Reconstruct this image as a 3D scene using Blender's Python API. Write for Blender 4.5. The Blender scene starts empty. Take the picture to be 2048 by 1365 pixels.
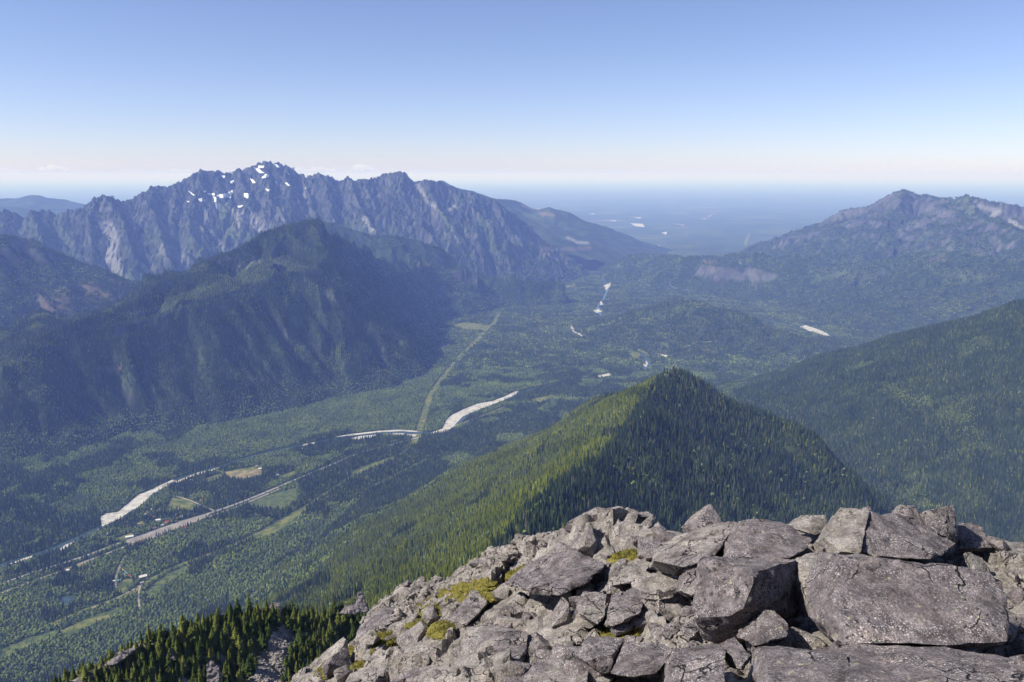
import bpy, bmesh, math, random
import numpy as np
from mathutils import Vector, Matrix

R = math.radians
rng = np.random.default_rng(7)
random.seed(7)
sc = bpy.context.scene
COL = sc.collection

# ------------------------------------------------------------------ camera
FPX = 1700.0                       # focal length in pixels of the 2048 px photograph
EYE_ROW = 350.0                    # row of the photograph at eye level
PITCH = math.atan((682.5 - EYE_ROW) / FPX)
CP, SP = math.cos(PITCH), math.sin(PITCH)
cam_d = bpy.data.cameras.new('camera')
cam_d.sensor_width = 36.0
cam_d.lens = 36.0 * FPX / 2048.0
cam_d.clip_start = 0.1
cam_d.clip_end = 1000000.0
cam = bpy.data.objects.new('camera', cam_d)
COL.objects.link(cam)
cam.rotation_euler = (math.pi / 2 - PITCH, 0, 0)      # the eye is the origin, +Y is ahead
sc.camera = cam

# ------------------------------------------------------------------ sky, sun, exposure
SUN_EL, SUN_AZ = R(44), R(-106)    # azimuth from +Y, negative = towards the left
S = Vector((math.sin(SUN_AZ) * math.cos(SUN_EL), math.cos(SUN_AZ) * math.cos(SUN_EL), math.sin(SUN_EL)))
world = bpy.data.worlds.new('World')
sc.world = world
world.use_nodes = True
wn = world.node_tree
sky = wn.nodes.new('ShaderNodeTexSky')
sky.sky_type = 'NISHITA'
sky.sun_disc = False
sky.sun_elevation = SUN_EL
sky.sun_rotation = SUN_AZ
sky.altitude = 1500
sky.air_density = 0.84
sky.dust_density = 1.04
sky.ozone_density = 3.2
bg = wn.nodes['Background']
bg.inputs['Strength'].default_value = 0.089
tint = wn.nodes.new('ShaderNodeMix'); tint.data_type = 'RGBA'; tint.blend_type = 'MULTIPLY'; tint.inputs[0].default_value = 1.0
tint.inputs[7].default_value = (1.05, 0.925, 1.01, 1)          # the camera's white balance
wn.links.new(sky.outputs[0], tint.inputs[6]); wn.links.new(tint.outputs[2], bg.inputs[0])
sun_d = bpy.data.lights.new('sun', 'SUN')
sun_d.energy = 4.5
sun_d.angle = R(0.53)
sun_d.color = (1.0, 0.95, 0.87)
sun = bpy.data.objects.new('sun', sun_d)
COL.objects.link(sun)
sun.rotation_euler = (-S).to_track_quat('-Z', 'Y').to_euler()
vs = sc.view_settings
vs.view_transform = 'Standard'
vs.look = 'None'
vs.exposure = 0.75
vs.gamma = 1.0
vs.use_curve_mapping = False
cy = sc.cycles
cy.max_bounces = 8
cy.diffuse_bounces = 2
cy.glossy_bounces = 2
cy.transmission_bounces = 2
cy.volume_bounces = 6
cy.transparent_max_bounces = 8
cy.use_denoising = True
cy.caustics_reflective = False
cy.caustics_refractive = False

# ------------------------------------------------------------------ numbers: rays, noise
GZ = -1650.0                       # level of the valley floor below the eye


def ray(px, py):
    u = (np.asarray(px, float) - 1024.0) / FPX
    v = (682.5 - np.asarray(py, float)) / FPX
    return u, CP + v * SP, -SP + v * CP          # x, y, z


def at_y(px, py, Y):
    x, y, z = ray(px, py)
    t = Y / y
    return np.stack([x * t, y * t, z * t], -1)


def at_z(px, py, z0=GZ):
    x, y, z = ray(px, py)
    t = z0 / z
    return np.stack([x * t, y * t, z * t], -1)


def project(P):
    d = P[..., 1] * CP - P[..., 2] * SP
    up = P[..., 1] * SP + P[..., 2] * CP
    return 1024 + FPX * P[..., 0] / d, 682.5 - FPX * up / d, d


def _h(ix, iy, seed):
    n = (ix.astype(np.int64) * 374761393 + iy.astype(np.int64) * 668265263 + seed * 974634777) & 0xffffffff
    n = ((n ^ (n >> 13)) * 1274126177) & 0xffffffff
    n = n ^ (n >> 16)
    return n


def perlin(x, y, seed=0):
    x = np.asarray(x, float); y = np.asarray(y, float)
    x0 = np.floor(x); y0 = np.floor(y)
    fx, fy = x - x0, y - y0
    ix, iy = x0.astype(np.int64), y0.astype(np.int64)
    u = fx * fx * fx * (fx * (fx * 6 - 15) + 10); v = fy * fy * fy * (fy * (fy * 6 - 15) + 10)

    def g(dx, dy):
        a = _h(ix + dx, iy + dy, seed) * (2 * math.pi / 4294967296.0)
        return np.cos(a) * (fx - dx) + np.sin(a) * (fy - dy)
    a = g(0, 0); b = g(1, 0); c = g(0, 1); d = g(1, 1)
    return ((a + u * (b - a)) + v * ((c + u * (d - c)) - (a + u * (b - a)))) * 1.5


def fbm(x, y, seed=0, oct=5, gain=0.5):
    s = 0; a = 1.0; n = 0
    for i in range(oct):
        s = s + a * perlin(x * 2 ** i, y * 2 ** i, seed + i * 17); n += a; a *= gain
    return s / n


def ridged(x, y, seed=0, oct=5, gain=0.5):
    s = 0; a = 1.0; n = 0; w = 1.0
    for i in range(oct):
        r = (1 - np.abs(perlin(x * 2 ** i, y * 2 ** i, seed + i * 31))) ** 2
        s = s + a * r * w; n += a; a *= gain
        w = np.clip(r * 1.3, 0, 1)
    return s / n


def sstep(a, b, x):
    t = np.clip((x - a) / (b - a), 0, 1)
    return t * t * (3 - 2 * t)


# ------------------------------------------------------------------ objects and properties
def tag(o, label=None, cat=None, group=None, kind=None):
    if label: o['label'] = label
    if cat: o['category'] = cat
    if group: o['group'] = group
    if kind: o['kind'] = kind
    return o


def link(o, parent=None):
    COL.objects.link(o)
    if parent is not None: o.parent = parent
    return o


def mesh_np(name, V, F, mat=None, smooth=True):
    """V (n,3), F (m,3) or (m,4) arrays -> mesh"""
    me = bpy.data.meshes.new(name)
    V = np.asarray(V, np.float32); F = np.asarray(F, np.int32)
    me.vertices.add(len(V)); me.vertices.foreach_set('co', V.ravel())
    k = F.shape[1]
    me.loops.add(F.size); me.loops.foreach_set('vertex_index', F.ravel())
    me.polygons.add(len(F))
    me.polygons.foreach_set('loop_start', np.arange(0, F.size, k, dtype=np.int32))
    me.polygons.foreach_set('loop_total', np.full(len(F), k, np.int32))
    me.polygons.foreach_set('use_smooth', np.full(len(F), smooth))
    me.update(calc_edges=True)
    if mat: me.materials.append(mat)
    return me


def grid_faces(nx, ny):
    i = np.arange(nx - 1)[None, :] + np.arange(ny - 1)[:, None] * nx
    i = i.ravel()
    return np.stack([i, i + 1, i + 1 + nx, i + nx], -1)


def set_col(me, C, name='Col'):
    a = me.color_attributes.new(name, 'FLOAT_COLOR', 'POINT')
    C4 = np.ones((len(C), 4), np.float32); C4[:, :3] = C
    a.data.foreach_set('color', C4.ravel())


# ------------------------------------------------------------------ materials
def new_mat(name, rough=0.9, spec=0.2):
    m = bpy.data.materials.new(name); m.use_nodes = True
    b = m.node_tree.nodes['Principled BSDF']
    b.inputs['Roughness'].default_value = rough
    b.inputs['Specular IOR Level'].default_value = spec
    return m, m.node_tree, b


def N(nt, t, **kw):
    n = nt.nodes.new(t)
    for k, v in kw.items(): setattr(n, k, v)
    return n


def ramp(nt, fac, stops):
    r = N(nt, 'ShaderNodeValToRGB')
    el = r.color_ramp.elements
    while len(el) < len(stops): el.new(0.5)
    for e, (p, c) in zip(el, stops):
        e.position = p; e.color = (*c, 1) if len(c) == 3 else c
    nt.links.new(fac, r.inputs[0])
    return r.outputs[0]


def mixc(nt, fac, a, b, mode='MIX'):
    m = N(nt, 'ShaderNodeMix', data_type='RGBA', blend_type=mode)
    for sock, v in ((m.inputs[0], fac), (m.inputs[6], a), (m.inputs[7], b)):
        if hasattr(v, 'is_output'): nt.links.new(v, sock)
        elif isinstance(v, (int, float)): sock.default_value = v
        else: sock.default_value = (*v, 1)
    return m.outputs[2]


def noise(nt, vec, scale, detail=4, rough=0.55, out=0):
    n = N(nt, 'ShaderNodeTexNoise')
    n.inputs['Scale'].default_value = scale; n.inputs['Detail'].default_value = detail
    n.inputs['Roughness'].default_value = rough
    if vec is not None: nt.links.new(vec, n.inputs['Vector'])
    return n.outputs[out]


def mat_vcol(name, rough=0.95, grain=0.0, gscale=0.05):
    m, nt, b = new_mat(name, rough, 0.1)
    a = N(nt, 'ShaderNodeVertexColor', layer_name='Col')
    c = a.outputs[0]
    if grain:
        g = N(nt, 'ShaderNodeNewGeometry')
        f = noise(nt, g.outputs['Position'], gscale, 5, 0.7)
        c = mixc(nt, 1.0, c, ramp(nt, f, [(0.3, (1 - grain,) * 3), (0.7, (1 + grain,) * 3)]), 'MULTIPLY')
    nt.links.new(c, b.inputs['Base Color'])
    return m


def mat_noise(name, stops, scale, rough=0.9, detail=5, spec=0.2, obj=False):
    m, nt, b = new_mat(name, rough, spec)
    if obj: v = N(nt, 'ShaderNodeTexCoord').outputs['Object']
    else: v = N(nt, 'ShaderNodeNewGeometry').outputs['Position']
    nt.links.new(ramp(nt, noise(nt, v, scale, detail), stops), b.inputs['Base Color'])
    return m


def mat_tree(name, ca, cb, cc, snags=False):
    m, nt, b = new_mat(name, 0.9, 0.1)
    oi = N(nt, 'ShaderNodeObjectInfo')
    c = ramp(nt, oi.outputs['Random'], [(0.0, ca), (0.55, cb), (1.0, cc)] if not snags else [(0.0, ca), (0.55, cb), (0.955, cc), (0.965, (0.095, 0.088, 0.078))])
    g = N(nt, 'ShaderNodeNewGeometry')
    big = noise(nt, g.outputs['Position'], 0.006, 3)
    c = mixc(nt, 1.0, c, ramp(nt, big, [(0.3, (0.62, 0.66, 0.75)), (0.7, (1.35, 1.3, 1.02))]), 'MULTIPLY')
    nt.links.new(c, b.inputs['Base Color'])
    return m


M = {}
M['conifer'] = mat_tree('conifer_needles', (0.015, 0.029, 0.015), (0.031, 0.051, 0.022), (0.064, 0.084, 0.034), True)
M['bright'] = mat_tree('young_conifer_needles', (0.080, 0.108, 0.018), (0.135, 0.160, 0.024), (0.180, 0.200, 0.036))  # young conifers, with sunlit brightness and yellow put into the needles
M['broad'] = mat_tree('broadleaf', (0.062, 0.098, 0.032), (0.108, 0.148, 0.046), (0.165, 0.200, 0.066))
M['bark'] = mat_noise('bark', [(0.3, (0.05, 0.04, 0.03)), (0.7, (0.11, 0.09, 0.075))], 3.0)
M['gravel'] = mat_noise('river_gravel', [(0.30, (0.20, 0.19, 0.165)), (0.45, (0.36, 0.345, 0.315)), (0.6, (0.45, 0.435, 0.40)), (0.75, (0.52, 0.50, 0.47))], 0.035, detail=8)
M['asphalt'] = mat_noise('road_surface', [(0.3, (0.16, 0.155, 0.15)), (0.7, (0.27, 0.26, 0.25))], 0.03)
M['ballast'] = mat_noise('railway_ballast', [(0.3, (0.17, 0.145, 0.12)), (0.7, (0.27, 0.24, 0.21))], 0.03)
M['dirt'] = mat_noise('dirt_track', [(0.3, (0.20, 0.17, 0.13)), (0.7, (0.32, 0.28, 0.22))], 0.05)
M['meadow'] = mat_noise('meadow_grass', [(0.40, (0.045, 0.066, 0.018)), (0.5, (0.095, 0.115, 0.028)), (0.60, (0.165, 0.155, 0.055))], 0.03, detail=9)
M['dry'] = mat_noise('dry_grass', [(0.40, (0.12, 0.115, 0.05)), (0.5, (0.20, 0.165, 0.085)), (0.60, (0.28, 0.225, 0.12))], 0.03, detail=9)
M['shrub'] = mat_noise('low_shrubs', [(0.40, (0.030, 0.052, 0.018)), (0.5, (0.062, 0.088, 0.026)), (0.60, (0.105, 0.118, 0.040))], 0.05, detail=9)
M['snow'] = mat_noise('snow', [(0.3, (0.78, 0.79, 0.80)), (0.7, (0.86, 0.86, 0.86))], 0.02, 0.6)
m, nt, b = new_mat('river_water', 0.12, 0.5)
b.inputs['Base Color'].default_value = (0.030, 0.050, 0.048, 1)
M['water'] = m

# ------------------------------------------------------------------ the valley floor and the plain, one sheet to the horizon
def spaced(a, b, step, grow, far):
    xs = list(np.arange(a, b + 1, step)); s = step
    while xs[-1] < far:
        s *= grow; xs.append(xs[-1] + s)
    xs[-1] = far
    return np.array(xs)


xr = spaced(0, 6000, 120, 1.06, 280000)
gx = np.concatenate([-xr[:0:-1], xr])
gy = spaced(-5000, 24000, 120, 1.035, 390000)
GX, GY = np.meshgrid(gx, gy)


def ground_z(x, y):
    far = sstep(15000, 24000, y)
    return GZ + far * (90 * fbm(x / 5200, y / 5200, 5, 4) + 25) * (1 - 0.6 * sstep(40000, 90000, y))


V = np.stack([GX, GY, ground_z(GX, GY)], -1).reshape(-1, 3)
m, nt, b = new_mat('valley_ground', 0.95, 0.1)
g = N(nt, 'ShaderNodeNewGeometry').outputs['Position']
base = ramp(nt, noise(nt, g, 0.0016, 8, 0.62), [(0.34, (0.022, 0.036, 0.018)), (0.5, (0.034, 0.052, 0.024)), (0.62, (0.06, 0.085, 0.035))])  # forest floor coloured dark so gaps between trees look like shadow
vor = N(nt, 'ShaderNodeTexVoronoi'); vor.inputs['Scale'].default_value = 0.0011; vor.inputs['Randomness'].default_value = 1
nt.links.new(g, vor.inputs['Vector'])
fields = ramp(nt, vor.outputs['Color'], [(0.0, (0.03, 0.045, 0.022)), (0.55, (0.035, 0.055, 0.025)), (0.62, (0.10, 0.125, 0.05)), (0.8, (0.05, 0.075, 0.03)), (0.9, (0.20, 0.17, 0.12))])
sep = N(nt, 'ShaderNodeSeparateXYZ'); nt.links.new(g, sep.inputs[0])
mr = N(nt, 'ShaderNodeMapRange'); mr.inputs[1].default_value = 16000; mr.inputs[2].default_value = 24000
nt.links.new(sep.outputs[1], mr.inputs[0])
pat = mixc(nt, 0.55, base, fields)
nt.links.new(mixc(nt, mr.outputs[0], base, pat), b.inputs['Base Color'])
M['ground'] = m
ground = link(bpy.data.objects.new('valley_floor', mesh_np('valley_floor', V, grid_faces(len(gx), len(gy)), m)))
tag(ground, 'broad forested valley floor opening into the hazy plain', 'valley', kind='structure')


# ------------------------------------------------------------------ hills and mountains: a height grid grown from ridge lines
class HF:
    pass


def dens(P, step):
    out = [P[0]]
    for a, b in zip(P[:-1], P[1:]):
        n = max(1, int(np.linalg.norm(b[:2] - a[:2]) / step))
        for k in range(1, n + 1): out.append(a + (b - a) * k / n)
    return np.array(out)


def ridge(pts):
    """pts: (px, py, forward distance)"""
    return np.array([at_y(*p) for p in pts])


def build_hf(ridges, x0, x1, y0, y1, res, spur=(400., 90.), rough=(500., 60.), crest=8., seed=1, sink=60., low=GZ, caps=()):
    """ridges: (points, steep, gentle, length[, steep and gentle on the far side]); caps: brinks in front of which the ground drops"""
    nx = int((x1 - x0) / res) + 1; ny = int((y1 - y0) / res) + 1
    xs = x0 + np.arange(nx) * res; ys = y0 + np.arange(ny) * res
    X, Y = np.meshgrid(xs, ys)
    wx = X + 0.25 * spur[0] * fbm(X / spur[0], Y / spur[0], seed + 50, 3)
    wy = Y + 0.25 * spur[0] * fbm(X / spur[0], Y / spur[0], seed + 60, 3)
    Z = np.full(X.shape, -1e9); D = np.full(X.shape, 1e9); A = np.zeros(X.shape)
    for ri, rg in enumerate(ridges):
        P, st, ge, L = rg[:4]; fst, fge = rg[4:6] if len(rg) > 4 else (st, ge)
        al = 0.0 + 1000 * ri
        for a, b in zip(P[:-1], P[1:]):
            e = b[:2] - a[:2]; l2 = float(e @ e) + 1e-9; l = math.sqrt(l2)
            t = np.clip(((wx - a[0]) * e[0] + (wy - a[1]) * e[1]) / l2, 0, 1)
            dx = wx - a[0] - t * e[0]; dy = wy - a[1] - t * e[1]
            d = np.sqrt(dx * dx + dy * dy)
            sgn = np.sign(e[0] * dy - e[1] * dx)
            ss, gg = np.where(sgn > 0, fst, st), np.where(sgn > 0, fge, ge)
            z = a[2] + t * (b[2] - a[2]) - (gg * d + (ss - gg) * L * (1 - np.exp(-d / L)))
            k = z > Z
            A = np.where(k, al + t * l + 333 * sgn + 0.35 * (e[0] * dx + e[1] * dy) / l, A); D = np.where(k, d, D); Z = np.where(k, z, Z)
            al += l
    for P, st, ge, L in caps:
        best = np.full(X.shape, 1e9); sd = np.zeros(X.shape); zc = np.zeros(X.shape); ac = np.zeros(X.shape); al = 77.
        for a, b in zip(P[:-1], P[1:]):
            e = b[:2] - a[:2]; l = float(np.hypot(*e))
            t = np.clip(((wx - a[0]) * e[0] + (wy - a[1]) * e[1]) / (l * l), 0, 1)
            dx = wx - a[0] - t * e[0]; dy = wy - a[1] - t * e[1]; d = np.hypot(dx, dy)
            k = d < best
            best = np.where(k, d, best); sd = np.where(k, e[0] * dy - e[1] * dx, sd); zc = np.where(k, a[2] + t * (b[2] - a[2]), zc); ac = np.where(k, al + t * l, ac); al += l
        z = np.where(sd < 0, zc - (ge * best + (st - ge) * L * (1 - np.exp(-best / L))), zc + 1.25 * best)
        for q, w in ((P[0], P[0] - P[1]), (P[-1], P[-1] - P[-2])):      # the brink dies out past its ends
            w = w[:2] / np.hypot(*w[:2]); z = z + 1.6 * np.maximum(0, (wx - q[0]) * w[0] + (wy - q[1]) * w[1])
        k = z < Z
        Z = np.where(k, z, Z); D = np.where(k, best, D); A = np.where(k, ac, A)
    up = sstep(low, low + 250, Z)
    grow = sstep(0, 0.9 * spur[0], D)
    sp = 1 - np.abs(perlin(A / spur[0], D / (spur[0] * 4) + 3.3, seed)) * 2
    sp2 = 1 - np.abs(perlin(A / (spur[0] * 0.37), D / (spur[0] * 2), seed + 3)) * 2
    Z = Z + spur[1] * (grow * (sp - 0.6) + 0.4 * grow * (sp2 - 0.6)) * up
    Z = Z + rough[1] * (ridged(X / rough[0] + 0.3 * fbm(X / 300, Y / 300, seed + 7, 2), Y / rough[0], seed + 9, 6, 0.55) - 0.55) * (0.15 + 0.85 * grow) * (0.25 + 0.75 * up)
    Z = Z + crest * fbm(X / (res * 5), Y / (res * 5), seed + 21, 4, 0.6) * 2
    # the feet dive under the valley floor
    Z = np.maximum(Z, low - sink)
    h = HF(); h.x0, h.y0, h.res, h.nx, h.ny, h.Z, h.X, h.Y, h.D = x0, y0, res, nx, ny, Z, X, Y, D
    gyy, gxx = np.gradient(Z, res)
    h.slope = np.sqrt(gxx ** 2 + gyy ** 2); h.gx, h.gy = gxx, gyy
    return h


def samp(h, x, y, A=None):
    A = h.Z if A is None else A
    u = np.nan_to_num((x - h.x0) / h.res, nan=-1.); v = np.nan_to_num((y - h.y0) / h.res, nan=-1.)
    ok = (u >= 0) & (v >= 0) & (u < h.nx - 1.001) & (v < h.ny - 1.001)
    u = np.clip(u, 0, h.nx - 1.002); v = np.clip(v, 0, h.ny - 1.002)
    i = u.astype(int); j = v.astype(int); fu = u - i; fv = v - j
    z = (A[j, i] * (1 - fu) + A[j, i + 1] * fu) * (1 - fv) + (A[j + 1, i] * (1 - fu) + A[j + 1, i + 1] * fu) * fv
    return np.where(ok, z, -1e9)


def hf_obj(name, h, C, mat, label, cat, cut=None, smooth=True):
    V = np.stack([h.X, h.Y, h.Z], -1).reshape(-1, 3)
    F = grid_faces(h.nx, h.ny)
    if cut is not None:                              # leave out faces that lie wholly below the floor
        zz = h.Z.ravel()[F].max(1)
        F = F[zz > cut]
        used = np.unique(F); mp = np.full(len(V), -1); mp[used] = np.arange(len(used))
        V = V[used]; C = C.reshape(-1, 3)[used]; F = mp[F]
    me = mesh_np(name, V, F, mat, smooth)
    set_col(me, C.reshape(-1, 3))
    return tag(link(bpy.data.objects.new(name, me)), label, cat, kind='structure')


def lerp(a, b, t): return np.asarray(a) * (1 - t[..., None]) + np.asarray(b) * t[..., None]


def in_poly(px, py, poly):
    poly = np.asarray(poly, float); inside = np.zeros(np.shape(px), bool)
    x1, y1 = poly[-1]
    for x2, y2 in poly:
        c = ((y1 > py) != (y2 > py)) & (px < (x2 - x1) * (py - y1) / (y2 - y1 + 1e-12) + x1)
        inside ^= c; x1, y1 = x2, y2
    return inside


def poly_dist(px, py, P):
    d = np.full(np.shape(px), 1e9)
    P = np.asarray(P, float)
    for a, b in zip(P[:-1], P[1:]):
        e = b - a; t = np.clip(((px - a[0]) * e[0] + (py - a[1]) * e[1]) / (e @ e + 1e-9), 0, 1)
        d = np.minimum(d, np.hypot(px - a[0] - t * e[0], py - a[1] - t * e[1]))
    return d


ROCKC = (0.088, 0.088, 0.092); ROCKD = (0.028, 0.030, 0.034); TALUS = (0.215, 0.215, 0.215)
VEG = (0.020, 0.032, 0.016); MEAD = (0.070, 0.095, 0.038); SHRUB = (0.042, 0.062, 0.026); BROWN = (0.14, 0.11, 0.09)
terrain_mat = mat_vcol('mountain_ground', 0.95, 0.35, 0.02)


def cover(h, tree_line, rock_slope, seed, talus=()):
    """albedo of rock, meadow and wood by steepness, height and noise; talus: (line in photo pixels, width) painted where the photo shows it"""
    n1 = fbm(h.X / 260, h.Y / 260, seed, 5, 0.6); n2 = fbm(h.X / 70, h.Y / 70, seed + 5, 4, 0.6)
    rockm = sstep(rock_slope - 0.18, rock_slope + 0.18, h.slope + 0.35 * n1 + 0.30 * n2 + 0.25 * sstep(tree_line, tree_line + 500, h.Z) - 0.4 * sstep(-650, -1150, h.Z))
    veg = lerp(VEG, SHRUB, sstep(-0.1, 0.35, n1 + 0.5 * n2))
    veg = lerp(veg, MEAD, sstep(0.22, 0.5, fbm(h.X / 420, h.Y / 420, seed + 11, 4)) * sstep(tree_line - 500, tree_line, h.Z))
    rock = lerp(ROCKD, ROCKC, sstep(-0.3, 0.35, n2 + 0.6 * n1))
    C = lerp(veg, rock, rockm)
    px, py, _ = project(np.stack([h.X, h.Y, h.Z], -1))
    for line, w, col, s in talus:
        d = poly_dist(px, py, line) + w * 0.7 * n2
        C = lerp(C, col, s * (1 - sstep(w * 0.5, w, d)))
    h.rock = rockm
    return C


# the snowy mountain with its ribs
E_crest = ridge([(-160, 440, 11800), (-60, 418, 12000), (0, 423, 12100), (10, 420, 12100), (27, 425, 12150), (44, 437, 12200), (62, 421, 12250), (85, 420, 12300), (106, 426, 12350),
    (147, 420, 12450), (171, 409, 12500), (191, 397, 12550), (212, 390, 12600), (226, 393, 12650), (239, 403, 12700), (260, 399, 12800), (284, 387, 12900), (308, 373, 13000),
    (328, 371, 13100), (352, 368, 13200), (366, 355, 13250), (383, 351, 13300), (400, 340, 13400), (420, 344, 13450), (441, 342, 13500), (465, 347, 13600), (482, 338, 13650), (506, 332, 13700),
    (530, 324, 13750), (550, 324, 13800), (571, 329, 13850), (581, 336, 13850), (595, 352, 13850), (612, 356, 13850), (620, 350, 13850), (641, 346, 13850), (658, 352, 13850), (677, 363, 13850),
    (690, 356, 13850), (697, 355, 13850), (706, 361, 13850), (737, 361, 13900), (757, 356, 13950), (767, 348, 14000), (802, 343, 14000), (814, 359, 14050), (829, 362, 14050), (853, 358, 14050), (880, 362, 14100),
    (901, 373, 14150), (925, 384, 14200), (945, 387, 14250), (962, 397, 14300), (986, 399, 14400), (1007, 413, 14500), (1027, 428, 14650), (1048, 447, 14850), (1072, 471, 15100), (1092, 490, 15400), (1123, 507, 15800), (1150, 526, 16200)])


def rib(*p): return (ridge(p), 1.15, 0.75, 300.)


E_ribs = [rib((62, 421, 12250), (70, 440, 11950), (80, 470, 11600), (95, 505, 11200)),
    rib((212, 390, 12600), (232, 418, 12250), (250, 455, 11900), (262, 500, 11500), (275, 535, 11200)),
    rib((191, 397, 12550), (180, 430, 12150), (175, 470, 11800), (190, 515, 11400)),
    rib((308, 373, 13000), (300, 410, 12500), (315, 460, 12000), (330, 505, 11500), (350, 540, 11200)),
    rib((400, 340, 13400), (395, 380, 13000), (375, 430, 12500), (390, 480, 12000)),
    rib((352, 368, 13200), (350, 400, 12800), (340, 440, 12400)),
    rib((441, 342, 13500), (438, 375, 13150), (425, 410, 12800)),
    rib((482, 338, 13650), (485, 368, 13300), (500, 395, 12950), (480, 430, 12600)),
    rib((530, 324, 13750), (535, 360, 13350), (545, 395, 12950), (560, 430, 12600), (585, 460, 12300)),
    rib((571, 329, 13850), (580, 370, 13400), (578, 410, 12950), (572, 445, 12600)),
    rib((612, 356, 13850), (618, 385, 13500), (625, 415, 13150), (640, 450, 12800)),
    rib((641, 346, 13850), (652, 385, 13450), (662, 420, 13100), (680, 455, 12750), (690, 480, 12500)),
    rib((697, 355, 13850), (708, 385, 13500), (722, 420, 13100), (745, 450, 12750), (760, 480, 12500)),
    rib((737, 361, 13900), (738, 395, 13500), (735, 430, 13150)),
    rib((802, 343, 14000), (800, 385, 13600), (770, 420, 13250), (755, 445, 13000), (790, 490, 12500)),
    rib((802, 343, 14000), (812, 395, 13550), (840, 440, 13100), (870, 490, 12600), (905, 530, 12200)),
    rib((853, 358, 14050), (862, 385, 13750), (880, 420, 13400), (905, 450, 13100)),
    rib((945, 387, 14250), (950, 420, 13850), (985, 455, 13500), (1000, 490, 13150), (1010, 525, 12900)),
    rib((986, 399, 14400), (1015, 445, 14000), (1040, 480, 13700), (1060, 515, 13500)),
    rib((945, 387, 14250), (930, 430, 13700), (935, 470, 13300), (960, 520, 12900)),
]
hE = build_hf([(E_crest, 1.25, 0.60, 420.)] + E_ribs, -9200, 1400, 10400, 16800, 15., spur=(430., 70.), rough=(560., 230.), crest=42., seed=3)
T = [([(215, 455), (228, 480), (222, 505), (240, 560), (262, 585)], 16, TALUS, 0.75), ([(225, 500), (205, 530)], 9, TALUS, 0.9),
     ([(285, 530), (300, 550)], 5, TALUS, 0.95), ([(250, 560), (300, 590), (330, 580)], 26, MEAD, 0.7), ([(110, 440), (130, 480), (145, 515)], 12, MEAD, 0.7),
     ([(434, 395), (440, 430), (470, 490)], 3.5, TALUS, 0.95), ([(455, 405), (478, 450), (472, 488)], 3.5, TALUS, 0.95), ([(410, 415), (415, 455), (440, 485)], 4, TALUS, 0.8),
     ([(388, 445), (405, 458)], 4, TALUS, 0.8), ([(445, 420), (460, 470), (500, 475)], 16, MEAD, 0.75), ([(60, 450), (110, 500), (150, 540)], 22, MEAD, 0.45), ([(300, 470), (360, 480), (400, 500)], 20, MEAD, 0.4), ([(700, 450), (780, 470), (850, 500)], 18, SHRUB, 0.7), ([(960, 450), (1000, 500), (1050, 520)], 20, SHRUB, 0.7), ([(480, 430), (505, 440), (530, 455)], 16, TALUS, 0.6),
     ([(520, 460), (530, 475)], 7, TALUS, 0.9), ([(330, 500), (370, 520), (365, 545)], 16, TALUS, 0.45), ([(440, 490), (455, 505)], 8, TALUS, 0.6),
     ([(835, 370), (860, 410), (890, 425), (915, 410)], 5, TALUS, 0.8), ([(790, 372), (800, 390)], 6, MEAD, 0.8), ([(880, 420), (905, 455), (918, 480)], 9, MEAD, 0.85),
     ([(920, 385), (912, 420)], 4, MEAD, 0.9), ([(905, 455), (917, 485)], 5, TALUS, 0.6), ([(730, 440), (745, 460)], 9, TALUS, 0.7), ([(560, 395), (566, 440)], 5, TALUS, 0.7),
     ([(1030, 450), (1045, 480)], 4, TALUS, 0.6), ([(1085, 500), (1130, 520)], 9, BROWN, 0.9), ([(600, 350), (605, 380), (615, 410)], 4, TALUS, 0.6)]
CE = cover(hE, -100, 1.32, 4, T)
hf_obj('mountain', hE, CE, terrain_mat, 'jagged rocky mountain range with snow patches and talus gullies', 'mountain', GZ - 20, False)

# the spur at the far left, in front of the snowy mountain
hD = build_hf([(ridge([(-250, 430, 7600), (-120, 452, 8000), (0, 467, 8300), (68, 481, 8500), (130, 519, 8800), (205, 539, 9300), (267, 584, 9600), (300, 610, 9900)]), 0.75, 0.5, 400.)],
    -7500, -2600, 6300, 10800, 20., spur=(350., 70.), rough=(380., 45.), seed=12)
CD = cover(hD, -500, 0.95, 8, [([(90, 610), (140, 590), (190, 580), (240, 580)], 26, BROWN, 0.6), ([(0, 690), (60, 650), (130, 620)], 26, BROWN, 0.5), ([(110, 500), (170, 540), (240, 590)], 14, SHRUB, 0.8)])
hf_obj('dark_spur', hD, CD, terrain_mat, 'dark wooded spur with bare brown slopes below the snowy range', 'hill', GZ - 20)

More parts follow.
